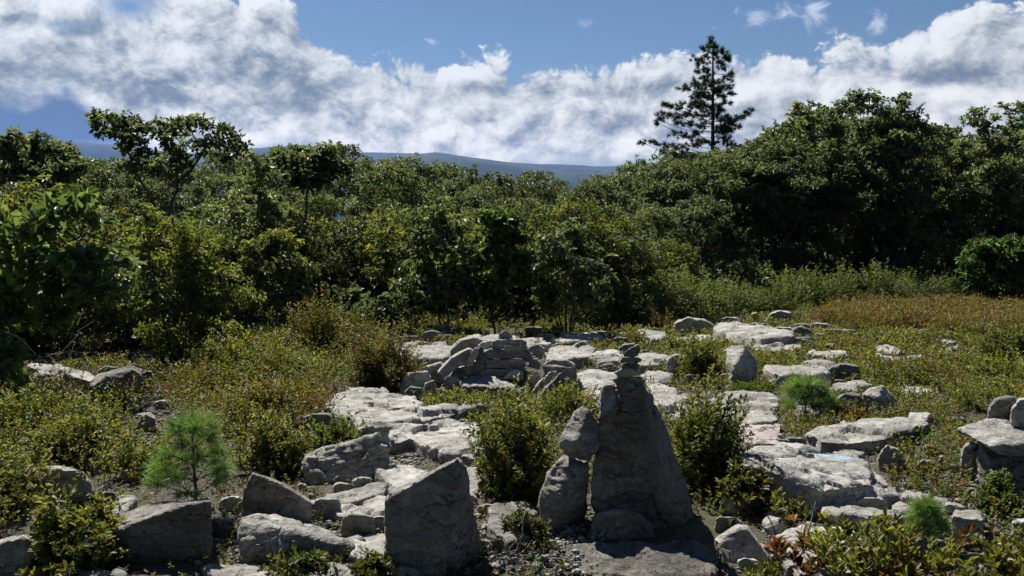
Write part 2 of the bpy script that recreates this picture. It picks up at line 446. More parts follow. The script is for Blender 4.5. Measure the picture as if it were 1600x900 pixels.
q.link(q.mix(q.ss(n, 0.35, 0.65), (0.012, 0.024, 0.022), (0.034, 0.052, 0.040)), p.inputs['Base Color']); p.inputs['Roughness'].default_value = 1.0
ridge('mountains', 6800, 1300, [(-900, 254), (-200, 230), (60, 228), (160, 226), (230, 234), (300, 240), (400, 236), (470, 235), (540, 242), (600, 242), (640, 243), (690, 244), (740, 250), (800, 255), (860, 257), (930, 259), (1000, 257), (1300, 247), (1800, 243), (2600, 247)], 'long blue forested mountain under the clouds', 8, 3.0)
ridge('hills', 4600, 700, [(-900, 262), (-100, 250), (100, 252), (400, 255), (560, 248), (640, 246), (700, 250), (800, 262), (900, 272), (1000, 280), (1300, 282), (1800, 270), (2600, 262)], 'lower dark blue forested foothills before the mountain', 14, 9.0)

# ------------------------------------------------------------------ rocks
FOOT = []        # footprints of rocks, for keeping plants off them
def in_poly(x, y, poly):
    r = np.zeros(len(x), bool); n = len(poly); j = n - 1
    for i in range(n):
        xi, yi = poly[i]; xj, yj = poly[j]
        c = ((yi > y) != (yj > y)) & (x < (xj - xi) * (y - yi) / ((yj - yi) or 1e-9) + xi)
        r ^= c; j = i
    return r
def hull2d(pts):
    pts = sorted(set((round(a, 4), round(b, 4)) for a, b in pts))
    def half(ps):
        o = []
        for p_ in ps:
            while len(o) >= 2 and (o[-1][0] - o[-2][0]) * (p_[1] - o[-2][1]) - (o[-1][1] - o[-2][1]) * (p_[0] - o[-2][0]) <= 0: o.pop()
            o.append(p_)
        return o[:-1]
    return half(pts) + half(pts[::-1])
def on_rock(x, y, shrink=0.0):
    r = np.zeros(len(x), bool)
    for poly, (x0, x1, y0, y1) in FOOT:
        k = (x > x0) & (x < x1) & (y > y0) & (y < y1) & ~r
        if k.any():
            kk = np.where(k)[0]; r[kk[in_poly(x[kk], y[kk], poly)]] = True
    return r
def finish_rock(bm, name, mat, L, rough, seed, flat=False, foot=True, foot_poly=None):
    """closed bmesh in world space -> worn, chipped stone as one mesh object whose origin is at its base"""
    co = np.array([v.co[:] for v in bm.verts])
    lo, hi = co.min(0), co.max(0); size = float(np.sort(hi - lo)[1]); base = Vector(((lo[0] + hi[0]) / 2, (lo[1] + hi[1]) / 2, lo[2]))
    me0 = bpy.data.meshes.new('tmp'); bm.to_mesh(me0); bm.free()
    ob = bpy.data.objects.new('tmp', me0); COL.objects.link(ob)
    md = ob.modifiers.new('r', 'REMESH'); md.mode = 'VOXEL'; md.voxel_size = L
    dg = bpy.context.evaluated_depsgraph_get()
    me = bpy.data.meshes.new_from_object(ob.evaluated_get(dg))
    bpy.data.objects.remove(ob); bpy.data.meshes.remove(me0)
    n = len(me.vertices)
    V = np.empty(n * 3, np.float32); me.vertices.foreach_get('co', V); V = V.reshape(-1, 3).astype(float)
    E = np.empty(len(me.edges) * 2, np.int32); me.edges.foreach_get('vertices', E); E = E.reshape(-1, 2)
    deg = np.bincount(E.ravel(), minlength=n)[:, None].astype(float) + 1e-9
    def lap(V, k, f=0.5):
        for _ in range(k):
            S = np.zeros_like(V)
            for c in range(3):
                S[:, c] = np.bincount(E[:, 0], V[E[:, 1], c], n) + np.bincount(E[:, 1], V[E[:, 0], c], n)
            V = V + f * (S / deg - V)
        return V
    V = lap(V, 1, 0.35)
    me.vertices.foreach_set('co', V.astype(np.float32).ravel()); me.update()
    N = np.empty(n * 3, np.float32); me.vertices.foreach_get('normal', N); N = N.reshape(-1, 3)
    P = V + seed * 3.17
    s = min(size, 0.7)
    a = fbm(P / (0.50 * s), 3, 0.5) * 0.012 * s * rough
    # broken into blocks: every block sits a little higher or lower, with a crack between
    rv = np.random.RandomState(seed + 900)
    cell = (0.42 if flat else 0.30) * s
    ex = (V.max(0) - V.min(0)) * np.array([1, 1, 1.7]); M = int(np.clip(np.prod(np.maximum(ex / cell, 1)), 5, 90))
    Pw = V * np.array([1, 1, 1.7]) + np.stack([fbm(P / (.3 * s) + k * 7, 3) for k in (1, 2, 3)], 1) * 0.10 * s
    S = Pw.min(0) + rv.rand(M, 3) * (Pw.max(0) - Pw.min(0))
    ids = np.empty(n, int); f1 = np.empty(n); f2 = np.empty(n)
    for k in range(0, n, 20000):
        dd = ((Pw[k:k + 20000, None] - S[None]) ** 2).sum(2); o2 = np.argpartition(dd, 1, axis=1)[:, :2]; v2 = np.sqrt(np.take_along_axis(dd, o2, 1))
        fl = v2[:, 0] > v2[:, 1]; ids[k:k + 20000] = np.where(fl, o2[:, 1], o2[:, 0]); f1[k:k + 20000] = v2.min(1); f2[k:k + 20000] = v2.max(1)
    offs = rv.uniform(-1, 1, M); tl = rv.normal(0, 1, (M, 3))
    a = a + rough * s * (0.018 if not flat else 0.034) * offs[ids]
    a = a + rough * 0.05 * ((Pw - S[ids]) * tl[ids]).sum(1) * (0.5 if flat else 0.4)
    a = a - rough * s * (0.034 if flat else 0.022) * np.clip(1 - (f2 - f1) / (0.035 * s + L), 0, 1) * smooth01(vnoise(P / (.4 * s)) * 2 + .5)
    w = fbm(P * np.array([1, 1, 2.6]) / (0.22 * s), 3, 0.55)
    stp = (np.floor(w * 3.0) + smooth01(np.clip((w * 3.0 % 1.0) * 6 - 2.5, 0, 1))) / 3.0
    a = a + stp * 0.016 * s * rough
    a = a + fbm(P * np.array([1, 1, 2.2]) / 0.07, 3, 0.6) * 0.0045 * rough
    V = V + N * np.clip(a, -0.08 * size - 0.01, 0.07 * size + 0.01)[:, None]
    V = V - np.array(base)
    me.vertices.foreach_set('co', V.astype(np.float32).ravel())
    me.polygons.foreach_set('use_smooth', np.ones(len(me.polygons), bool))
    try: me.set_sharp_from_angle(angle=R(42))
    except Exception: pass
    me.materials.clear(); me.update()
    o = link(name, me, mat, base)
    if foot:
        h = foot_poly or hull2d([(c[0], c[1]) for c in co])
        xs = [a_[0] for a_ in h]; ys = [a_[1] for a_ in h]
        FOOT.append((h, (min(xs), max(xs), min(ys), max(ys))))
    return o
def chip(bm_pts, k, rng, amt=(0.02, 0.09)):
    bm = bmesh.new()
    for p_ in bm_pts: bm.verts.new(p_)
    r = bmesh.ops.convex_hull(bm, input=bm.verts)
    bmesh.ops.delete(bm, geom=[v for v in bm.verts if not v.link_faces], context='VERTS')
    for _ in range(k):
        d = Vector((rng.gauss(0, 1), rng.gauss(0, 1), rng.gauss(0, .8))).normalized()
        vals = [v.co.dot(d) for v in bm.verts]; hi, lo = max(vals), min(vals)
        cut = hi - (hi - lo) * rng.uniform(*amt)
        bmesh.ops.bisect_plane(bm, geom=bm.verts[:] + bm.edges[:] + bm.faces[:], plane_co=d * cut, plane_no=d, clear_outer=True)
        pts_ = [v.co.copy() for v in bm.verts]; bm.free(); bm = bmesh.new()
        for p_ in pts_: bm.verts.new(p_)
        bmesh.ops.convex_hull(bm, input=bm.verts)
        bmesh.ops.delete(bm, geom=[v for v in bm.verts if not v.link_faces], context='VERTS')
    bmesh.ops.recalc_face_normals(bm, faces=bm.faces)
    return bm
_seed = [0]
def nseed(): _seed[0] += 1; return _seed[0]
def rock(name, label, F, T=0.3, B=None, D=None, chips=4, rough=1.0, mat='g', ground_it=True, emb=0.05, cat='rock', group=None, L=None, amt=(0.02, 0.07), extra=()):
    """F: front points (px, py[, extra depth]) at distance D; B: rear points, T metres farther"""
    s = nseed(); rng = random.Random(s * 71 + 5)
    if D is None:
        lowp = max(F, key=lambda f: f[1]); D = hit(lowp[0], lowp[1]).y
    pts = [at(f[0], f[1], D + (f[2] if len(f) > 2 else 0)) for f in F]
    if B is None:
        cxm = sum(f[0] for f in F) / len(F); top_ = min(f[1] for f in F); bot_ = max(f[1] for f in F); m_ = top_ + (bot_ - top_) * 0.55
        B = [(cxm + (f[0] - cxm) * 0.88, top_ + (f[1] - top_) * 0.80) for f in F]
    back = [at(f[0], f[1], D + T + (f[2] if len(f) > 2 else 0)) for f in B]
    allp = pts + back
    if ground_it:
        zs = [p_.z for p_ in pts]; h = max(zs) - min(zs)
        ext = []
        for p_ in pts:
            if p_.z < min(zs) + 0.22 * h: ext.append(Vector((p_.x, p_.y, min(p_.z, gz(p_.x, p_.y) - emb))))
        xs = [p_.x for p_ in back]
        for x_ in (min(xs), max(xs)):
            xi = x_ * 0.9 + sum(xs) / len(xs) * 0.1; yb = max(p_.y for p_ in back)
            ext.append(Vector((xi, yb - 0.1 * T, gz(xi, yb) - emb)))
        allp = allp + ext
    bm = chip(allp, chips, rng, amt) if chips < 2 else chip(allp, chips + 5, rng, (amt[0] * .6, amt[1]))
    for (F2, T2) in extra:          # further lumps fused with the stone
        cx2 = sum(f[0] for f in F2) / len(F2); cy2 = sum(f[1] for f in F2) / len(F2)
        q2 = [at(f[0], f[1], D + (f[2] if len(f) > 2 else 0)) for f in F2] + [at(cx2 + (f[0] - cx2) * 0.9, cy2 + (f[1] - cy2) * 0.9, D + T2 + (f[2] if len(f) > 2 else 0)) for f in F2]
        b2 = chip(q2, 2, rng, amt); m2 = bpy.data.meshes.new('tmp'); b2.to_mesh(m2); b2.free(); bm.from_mesh(m2); bpy.data.meshes.remove(m2)
    sz = max(max(p_.x for p_ in allp) - min(p_.x for p_ in allp), 0.1)
    Lv = (L * 0.85 if L else max(0.0030 * D, sz / 80, 0.006)); Lv = max(min(Lv, sz / 26), 0.0045)
    o = finish_rock(bm, name, MATS[mat] if isinstance(mat, str) else mat, Lv, rough, s)
    return tag(o, label, cat, group)
def slab(name, label, poly, h=0.06, deep=0.3, tilt=0.0, rough=1.0, mat='p', cat='rock', group=None, L=None, hs=None):
    """poly: outline of the top face in the photo; the top stands h above the ground (hs: one height per corner)"""
    s = nseed()
    top = [hit(px, py, (hs[i] if hs else h)) for i, (px, py) in enumerate(poly)]
    c = sum(top, Vector()) / len(top)
    zm = sorted(p_.z for p_ in top)[0]
    bm = bmesh.new()
    # densify and roughen the outline
    ring = []
    rng = random.Random(s * 31 + 3)
    for i, a_ in enumerate(top):
        b_ = top[(i + 1) % len(top)]; n_ = max(1, int((b_ - a_).length / 0.12))
        for k in range(n_):
            t = k / n_; p_ = a_.lerp(b_, t); d = (p_ - c).normalized()
            p_ = p_ + Vector((d.x, d.y, 0)) * (rng.uniform(-0.05, 0.035) if k else rng.uniform(-.02, .02))
            ring.append(p_)
    tv = [bm.verts.new(p_) for p_ in ring]
    bv = []
    for p_ in ring:
        d = (p_ - c); d.z = 0; d = d.normalized() * 0.03
        bv.append(bm.verts.new((p_.x + d.x, p_.y + d.y, min(zm, p_.z) - deep)))
    n_ = len(ring)
    for i in range(n_):
        j = (i + 1) % n_
        bm.faces.new((tv[i], tv[j], bv[j], bv[i]))
    bm.faces.new(tv[::-1]); bm.faces.new(bv)
    bmesh.ops.triangulate(bm, faces=bm.faces[:])
    bmesh.ops.recalc_face_normals(bm, faces=bm.faces)
    sz = max(p_.x for p_ in ring) - min(p_.x for p_ in ring)
    Lv = L or max(0.0032 * c.y, sz / 110, 0.009)
    o = finish_rock(bm, name, MATS[mat] if isinstance(mat, str) else mat, Lv, rough, s, flat=True, foot_poly=[(p_.x, p_.y) for p_ in ring])
    return tag(o, label, cat, group)

# ================================================================== STONES
M_SHADE = rock_mat('shade_darkened_rock', (0.035, 0.031, 0.026), (0.085, 0.077, 0.066), (0.16, 0.148, 0.125), lichen=0.3)  # standing stone's shadow on its base slab, put into a darker stone colour
def oval(cx_, cy_, w, h, seed, n=7, dd=0.0):
    r = random.Random(seed); o = []
    for k in range(n):
        a = 2 * math.pi * (k + r.uniform(-.25, .25)) / n; m = r.uniform(0.82, 1.08)
        ca, sa = math.cos(a), math.sin(a)
        ex = 0.75
        o.append((cx_ + w / 2 * m * math.copysign(abs(ca) ** ex, ca), cy_ + h / 2 * m * math.copysign(abs(sa) ** ex, sa), dd))
    return o

# ---- the standing stone with the little cairn on it
DS = 3.66
so = rock('standing_stone', 'tall tapering brownish standing stone carrying a small stone stack',
     [(941, 603, .10), (1006, 603, .08), (1008, 622, .02), (933, 662, .05), (936, 702, .03), (919, 766, 0), (924, 790, 0), (1018, 846, -.02), (1034, 730, -.03), (1077, 852, .05), (1088, 840, .14), (1088, 811, .15), (1052, 700, .18), (1031, 640, .20)],
     T=.26, B=[(946, 600), (1004, 598), (1030, 640), (1080, 800), (926, 770)], D=DS, chips=1, rough=0.74, mat='d', cat='standing stone', L=0.007,
     extra=[([(940, 602, .06), (960, 598, .06), (964, 640, .0), (957, 652, .0), (936, 655, .03), (938, 625, .04)], .12)])
so.data.materials.clear(); so.data.materials.append(rock_mat('rusty_standing_stone', (0.065, 0.056, 0.046), (0.18, 0.155, 0.127), (0.32, 0.285, 0.24), stain=(0.12, 0.075, 0.042), stain_amt=0.55, lichen=0.3, side=(at(1007, 622, DS).x - so.location.x + (at(1007, 622, DS).z - so.location.z) * .125, .125)))
rock('stone_chock', 'rounded dark block propping the foot of the standing stone',
     [(923, 812), (930, 804), (958, 797), (990, 800), (1019, 820), (1022, 846), (1005, 858), (930, 856), (922, 838)], T=.17, D=3.50, chips=4, rough=.9, mat='d')
rock("leaning_rock", "angular grey rock leaning on the left flank of the standing stone, upper one",
     [(873, 700, .03), (878, 680, .04), (897, 645, .1), (912, 636, .12), (920, 640, .10), (936, 660, .1), (900, 690, -.02), (934, 700, .05), (922, 724, .02), (888, 716, 0)], T=.18, D=3.60, chips=3, mat='g', ground_it=False, L=.008)
rock('leaning_rock', 'long dark wedge of rock under the upper leaning one, its foot pointing lower left',
     [(840, 786, .02), (856, 740, .05), (880, 711, .08), (922, 722, .05), (918, 764, .05), (905, 786, 0), (866, 822, 0), (846, 816, 0), (880, 770, -.05)], T=.22, D=3.60, chips=3, mat='d', L=.009)
cs = [(.0, 'g', 'lowest wide wedge in the little stack on the standing stone', [(956, 593), (972, 588), (1004, 590), (1008, 598), (1000, 611), (974, 613), (966, 606)]),
      (-.05, 'd', 'small dark flat stone tucked under the right of the little stack', [(985, 613), (1001, 609), (1011, 613), (1010, 622), (987, 622)]),
      (-.01, 'p', 'third stone up in the little stack, long and flat with a bright left tip', [(960, 583), (972, 576), (1001, 580), (1002, 586), (985, 589), (968, 588)]),
      (.02, 'd', 'middle stone in the little stack, dark and rounded', [(970, 575), (974, 568), (997, 567), (1001, 573), (996, 578), (974, 578)]),
      (.0, 'g', 'second stone from the top in the little stack, dark with a pale left corner', [(965, 566), (972, 558), (998, 559), (1004, 563), (996, 568), (970, 568)]),
      (.02, 'g', 'cup shaped top stone of the little stack', [(973, 551), (984, 548), (998, 538), (1001, 547), (995, 556), (984, 560), (976, 558)]),
      (.04, 'p', 'sliver of flat stone jutting left from under the top stone', [(964, 545), (976, 538), (992, 536), (990, 543), (976, 548), (968, 549)])]
for i, a in enumerate(cs):
    rock('stacked_stone', a[2], a[3], T=(.15, .1, .13, .11, .12, .09, .07)[i], D=DS + .05 + a[0], chips=1, rough=.7, mat=a[1], ground_it=False, L=.0045, group='stones of the little stack on the standing stone')

# ---- foreground blocks
rock('split_block', 'large dark upright block in the foreground with a sloping pointed top',
     [(600, 782, .06), (612, 767, .06), (634, 762, .0), (700, 724, .0), (714, 717, -.01), (729, 730, .12), (752, 850, .20), (752, 886, .20), (694, 912, -.05), (634, 905, 0), (602, 868, .05)],
     T=.15, B=[(604, 776), (616, 764), (716, 716), (726, 730), (748, 850), (604, 850)], D=3.18, chips=1, rough=.6, mat='d', L=.008, cat='stone block')
rock('stone_block', 'long dark faced block at lower left with a pale sloping top',
     [(178, 828, 0), (292, 788, .0), (330, 783, .0), (331, 874, 0), (188, 872, 0), (182, 850, 0)], T=.34, B=[(188, 800), (230, 786), (326, 779), (330, 850), (190, 850)], chips=1, rough=.6, mat='d', L=.010, cat='stone block')
rock('stone_block', 'thin dark triangular slab standing upright right of the pine seedling',
     [(377, 800, 0), (381, 765, 0), (393, 738, 0), (450, 762, 0), (488, 786, 0), (484, 812, 0), (382, 812, 0)], T=.09, D=hit(430, 818).y, chips=1, rough=.7, mat='d', L=.010, cat='stone block')
rock('boulder', 'low wide grey boulder with a dark front below the upright triangular slab',
     [(372, 840, 0), (376, 812, .06), (450, 840, 0), (500, 838, -.02), (555, 846, .02), (546, 870, .02), (440, 876, -.04), (378, 862, 0)], T=.34, B=[(380, 806), (410, 801), (480, 820), (553, 838), (540, 850), (380, 840)], chips=3, mat='p', L=.011)
rock('boulder', 'small lumpy grey boulder at the left foot of the low wide boulder', oval(402, 866, 66, 36, 3), T=.2, chips=3, mat='g')
rock('round_stone', 'smooth rounded grey stone between the split block and the low boulder', oval(558, 821, 58, 38, 5, 10), T=.2, chips=1, rough=.5, mat='g')
rock('tilted_slab', 'thick slab tilted up to the right with rough broken front and dark end',
     [(470, 722, .04), (477, 711, .10), (507, 767, -.03), (480, 757, 0), (592, 742, .03), (611, 704, .12), (608, 674, .16), (500, 748, -.02)],
     T=.16, B=[(480, 710), (606, 672), (610, 700), (500, 750)], D=4.30, chips=1, rough=1.3, mat='p', L=.010, emb=.02, cat='rock slab')
slab('rock_slab', 'flat pale slab under the tilted slab', [(512, 790), (560, 768), (604, 758), (612, 785), (606, 806), (522, 806)], h=.04, mat='p')
slab('rock_slab', 'dark low shelf in the shade of the tilted slab', [(500, 772), (585, 748), (610, 752), (600, 772), (520, 786)], h=.05, mat='g')
slab('rock_slab', 'curved pale shelf just behind the split block', [(586, 728), (640, 722), (678, 735), (640, 756), (618, 762), (600, 745)], h=.07, mat='p')
slab('rock_slab', 'wide pale slab behind the gravel patch in the centre', [(608, 672), (622, 660), (700, 656), (752, 662), (764, 690), (744, 714), (690, 702), (640, 684), (612, 690)], h=.09, mat='p')
slab('rock_slab', 'big flat pale slab left of the cairn heap', [(503, 628), (545, 604), (600, 606), (640, 614), (662, 634), (640, 642), (560, 648), (520, 646)], h=.07, mat='p')
slab('rock_slab', 'long low shelf with shaded lip in front of the big flat slab', [(545, 652), (600, 642), (700, 632), (752, 622), (764, 630), (700, 648), (664, 656), (600, 666), (556, 668)], h=.11, mat='p')
rock('boulder', 'half buried rounded boulder among green bushes', oval(501, 664, 58, 40, 11), T=.25, chips=3, mat='g')
rock('small_rock', 'small white rounded rock in the heath left of the bush mound', oval(405, 590, 27, 18, 12), T=.18, chips=2, mat='p')
rock('small_rock', 'small dark pointed rock in the heath below the bush mound', [(438, 636), (443, 624), (453, 617), (463, 630), (462, 640)], T=.12, chips=2, mat='d')
rock('small_rock', 'small pale rock low in the heath far left of the white rounded one', oval(378, 612, 28, 10, 13), T=.15, chips=2, mat='p')
slab('rock_slab', 'rough flat slab at the bottom beside the split block', [(548, 846), (575, 834), (604, 834), (612, 866), (580, 878), (552, 868)], h=.03, mat='p')
rock('boulder', 'pale boulder cut by the bottom edge in front of the split block', oval(634, 902, 56, 34, 14), T=.15, chips=3, mat='p', D=3.12)
slab('rock_slab', 'low slab along the bottom edge right of the small pointed rocks', [(318, 884), (372, 876), (440, 884), (520, 880), (560, 892), (540, 930), (330, 930)], h=.03, mat='p')
rock('small_rock', 'small pointed rock at the bottom edge below the dark block', [(206, 905), (212, 880), (224, 872), (234, 880), (244, 905)], T=.1, chips=2, mat='g', D=3.35)
rock('small_rock', 'rounded stone at the bottom edge right of the pointed one', oval(290, 893, 42, 34, 15), T=.13, chips=2, mat='g', D=3.33)
slab('rock_slab', 'flat rock at the bottom edge under the yellow green bush', [(124, 892), (150, 886), (192, 888), (212, 905), (200, 930), (120, 930)], h=.05, mat='p')
# left side
rock('boulder', 'broad pale boulder in the heath above the yellow green bush', [(37, 765), (46, 738), (66, 729), (132, 739), (151, 768), (120, 782), (48, 782)], T=.35, B=[(46, 735), (66, 728), (130, 737), (148, 762), (50, 770)], chips=3, mat='p')
rock('boulder', 'pale rock cut by the lower left corner of the photo', [(-30, 870), (0, 850), (38, 836), (54, 842), (56, 872), (36, 900), (-30, 905)], T=.3, B=[(-30, 850), (40, 834), (56, 842), (50, 870), (-20, 870)], chips=2, mat='p')
rock('small_rock', 'flattish rock poking out left of the yellow green bush', oval(74, 812, 42, 18, 16), T=.2, chips=2, mat='p')
rock('small_rock', 'small dark rock in the heath behind the dark faced block', oval(199, 742, 34, 18, 17), T=.15, chips=3, mat='g')
slab('rock_slab', 'flat narrow slab behind the dark faced block', [(152, 796), (188, 774), (212, 776), (200, 796), (170, 806)], h=.05, mat='p')
rock('boulder', 'large slanting grey boulder with a dark front at the left of the clearing', [(138, 608, 0), (150, 592, .1), (166, 588, .05), (208, 575, .1), (222, 585, .1), (222, 608, .05), (200, 620, 0), (150, 618, 0)], T=.55, B=[(150, 584), (206, 573), (222, 578), (220, 604), (148, 606)], chips=2, mat='g')
rock('boulder', 'grey flat topped boulder close behind the large slanting one', oval(168, 584, 38, 26, 18), T=.35, D=hit(168, 606).y + .2, chips=3, mat='g')
slab('rock_slab', 'long low ledge running in from the left edge by the oak', [(40, 570), (58, 564), (92, 570), (152, 588), (140, 594), (98, 584), (60, 580)], h=.10, mat='p')
rock('boulder', 'small blocky boulder right of the large slanting one', oval(231, 591, 24, 26, 19), T=.3, chips=3, mat='g')
rock('boulder', 'pointed dark boulder farther right of the small blocky one', [(246, 594), (252, 584), (262, 573), (280, 582), (292, 592), (286, 598)], T=.35, chips=2, mat='g')
rock('small_rock', 'narrow pale rock lying low in front of the large slanting boulder', oval(117, 615, 30, 9, 20), T=.15, chips=2, mat='p')
rock('small_rock', 'tilted grey rock on bare ground behind the pine seedling', [(212, 668), (220, 652), (232, 645), (244, 650), (240, 668), (226, 674)], T=.16, chips=2, mat='g')
rock('small_rock', 'small rock half sunk in the left heath', oval(60, 690, 30, 10, 21), T=.15, chips=2, mat='p')

# ---- the large cairn heap
DC = hit(780, 620).y
def cst(F, dd, label, T=.3, mat='p', chips=2, grp='stones of the large cairn heap', name='heap_stone', g_=False, **kw):
    return rock(name, label, F, T=T, D=DC + dd, chips=chips, mat=mat, ground_it=g_, group=grp, cat='stone', L=.013, **kw)
cst([(768, 546), (769, 534), (776, 530), (815, 530), (824, 534), (823, 544)], .45, 'top flat slab of the large cairn', T=.32, mat='p', chips=1, rough=.7)
cst([(778, 531), (780, 522), (790, 516), (799, 522), (801, 529)], .5, 'pointed capstone crowning the large cairn', T=.2, mat='p')
cst([(788, 550), (788, 540), (816, 540), (817, 550)], .38, 'small thin slab wedged below the top slab', T=.2, chips=1, rough=.6)
cst([(757, 560), (757, 549), (764, 545), (826, 548), (833, 553), (831, 560)], .42, 'second thick slab of the large cairn', T=.36, mat='p', chips=1, rough=.7)
cst([(757, 575), (758, 562), (815, 561), (822, 566), (820, 577)], .38, 'third thick slab of the large cairn', T=.36, mat='p', chips=1, rough=.7)
cst([(748, 592), (752, 577), (800, 575), (822, 577), (822, 596), (780, 597)], .36, 'lowest broad slab of the large cairn', T=.42, chips=1, g_=True)
cst([(786, 592), (797, 580), (806, 576), (816, 578), (819, 592), (816, 595)], .26, 'triangular pale stone leaning on the lowest slab', T=.12, mat='p')
cst([(716, 617, .02), (722, 602, .03), (776, 605, -.04), (780, 620, -.05), (818, 611, .06), (816, 620, .06)], 0, 'big pale boulder at the front of the heap', T=.42, B=[(722, 592), (733, 583), (777, 584), (814, 604)], mat='p', g_=True, name='heap_boulder', chips=2)
cst([(683, 583), (704, 560), (735, 543), (742, 550), (712, 578), (695, 590)], .25, 'long slab leaning up to the right on the left of the heap', T=.22)
cst([(730, 564), (738, 547), (745, 543), (748, 552), (738, 570)], .22, 'pale tilted slab against the left side of the stack', T=.15, mat='p', chips=1)
cst([(744, 570), (745, 547), (752, 541), (756, 552), (753, 568)], .3, 'thin dark slab on edge beside the stack', T=.2, mat='g', chips=1)
cst([(735, 585), (738, 566), (750, 562), (756, 572), (752, 586)], .35, 'rough stone at the left foot of the stack', T=.25)
cst([(700, 592), (712, 576), (736, 570), (742, 580), (722, 594)], .35, 'flat pale stone left of the stack foot', T=.3, mat='p')
cst([(625, 602), (628, 592), (638, 583), (668, 580), (674, 590), (673, 602), (650, 606)], .15, 'dark block at the left end of the heap', T=.3, g_=True)
cst([(654, 586), (662, 574), (690, 566), (697, 574), (680, 588)], .5, 'pale slab behind the dark block at the left end', T=.3, mat='p', g_=True)
cst([(630, 632), (632, 612), (640, 604), (660, 606), (664, 620), (662, 633)], -.28, 'cube like stone at the front left corner of the heap', T=.22, mat='g', g_=True)
cst([(660, 614), (664, 600), (678, 594), (682, 606), (676, 616)], 0, 'small pale stone beside the cube like stone', T=.15, mat='p', g_=True)
cst([(680, 624), (682, 609), (694, 606), (698, 620)], -.15, 'small dark stone in the gap before the big pale boulder', T=.15, g_=True)
cst([(690, 604), (698, 590), (714, 588), (718, 604)], .2, 'stone in the shade behind the big pale boulder', T=.25, g_=True)
cst([(848, 572, .05), (856, 566, .1), (872, 574, -.05), (901, 574, .05), (900, 600, .05), (872, 603, -.05), (850, 600, .05)], .15, 'squared block on the right side of the heap', T=.35, mat='g', g_=True, chips=1)
cst([(848, 570), (862, 562), (888, 563), (900, 570), (880, 574)], .2, 'flat lid stone lying on the squared block', T=.3, mat='p', chips=1)
cst([(822, 556), (826, 542), (840, 538), (852, 546), (848, 556)], .6, 'flat dark stone behind the right of the stack', T=.3)
cst([(826, 574), (828, 563), (838, 560), (846, 568), (842, 578)], .4, 'rounded stone right of the third slab', T=.2)
cst([(822, 600), (824, 584), (838, 580), (846, 592), (842, 602)], .25, 'stubby stone at the right foot of the stack', T=.2, mat='p', g_=True)
cst([(832, 612), (842, 598), (850, 590), (854, 600), (846, 614)], .05, 'pinkish tilted stone on the right of the heap', T=.14, mat='k', g_=True)
cst([(836, 640), (838, 624), (860, 600), (877, 583), (880, 604), (862, 622), (846, 642)], -.18, 'long slab leaning up to the right at the front right of the heap', T=.14, mat='g', g_=True, chips=1)
cst([(880, 610), (882, 592), (892, 591), (894, 609)], -.02, 'small upright stone before the squared block', T=.1, mat='g', g_=True, chips=1)
cst([(850, 594), (858, 582), (870, 580), (872, 594)], -.02, 'broken stone propped under the squared block', T=.18, g_=True)
cst([(704, 548), (716, 534), (740, 528), (764, 532), (768, 546), (740, 552)], 1.1, 'broad pale stone behind the left of the stack', T=.5, mat='p', g_=True)
cst([(748, 540), (756, 532), (768, 533), (770, 548), (752, 552)], .65, 'rough block supporting the stack from behind left', T=.3, g_=True)
rng = random.Random(5)
for k in range(26):
    px_ = rng.uniform(640, 900); py_ = rng.uniform(590, 618) if px_ > 700 else rng.uniform(598, 628)
    s_ = rng.uniform(9, 18)
    rock('heap_stone', 'small broken stone filling gaps at the foot of the large cairn heap', oval(px_, py_ - s_ * .4, s_, s_ * .75, 100 + k, 7), T=.12, chips=2, mat=rng.choice('gpg'), group='small filler stones of the cairn heap', cat='stone', D=hit(px_, py_).y + rng.uniform(0, .3))

# ---- behind and around the heap
slab('rock_slab', 'pale ledge behind the left of the cairn heap', [(640, 550), (648, 538), (690, 533), (712, 540), (720, 552), (690, 560), (650, 560)], h=.10)
slab('rock_slab', 'pale ledge directly behind the cairn stack', [(705, 536), (730, 526), (768, 524), (850, 526), (860, 536), (820, 542), (740, 545)], h=.12)
slab('rock_slab', 'pale ledge right behind the cairn heap', [(848, 552), (862, 538), (905, 536), (930, 544), (925, 556), (885, 562), (855, 562)], h=.12)
rock('boulder', 'sharp edged boulder on the ledge right behind the heap', [(888, 550), (900, 537), (914, 533), (922, 541), (920, 551), (900, 554)], T=.4, chips=2, mat='p')
slab('rock_slab', 'low rounded ledge between the heap and the little stack', [(920, 556), (932, 546), (962, 545), (975, 552), (968, 562), (935, 564)], h=.12)
bl = hit(931, 583, .09)
M_BL1 = None
def blaze_rock(mk, bpx, bpy_, h_, rx, ry, label, poly, **kw):
    o = slab('blazed_ledge', label, poly, h=h_, **kw)
    b_ = hit(bpx, bpy_, h_)
    m_ = rock_mat('pale_rock_with_blue_paint', (0.15, 0.145, 0.135), (0.31, 0.30, 0.275), (0.46, 0.45, 0.42), blaze=((b_.x - o.location.x, b_.y - o.location.y, 0), rx, ry))
    # the paint's place is given in the stone's own coordinates
    o.data.materials.clear(); o.data.materials.append(m_); return o
blaze_rock(0, 932, 583, .09, .11, .07, 'pale ledge with a small blue paint mark between the two cairns', [(900, 600), (903, 584), (925, 577), (962, 580), (972, 590), (955, 603), (925, 608)])
slab('rock_slab', 'plain slab low behind the leaning rocks', [(905, 628), (912, 610), (940, 606), (960, 612), (960, 640), (925, 640)], h=.06)
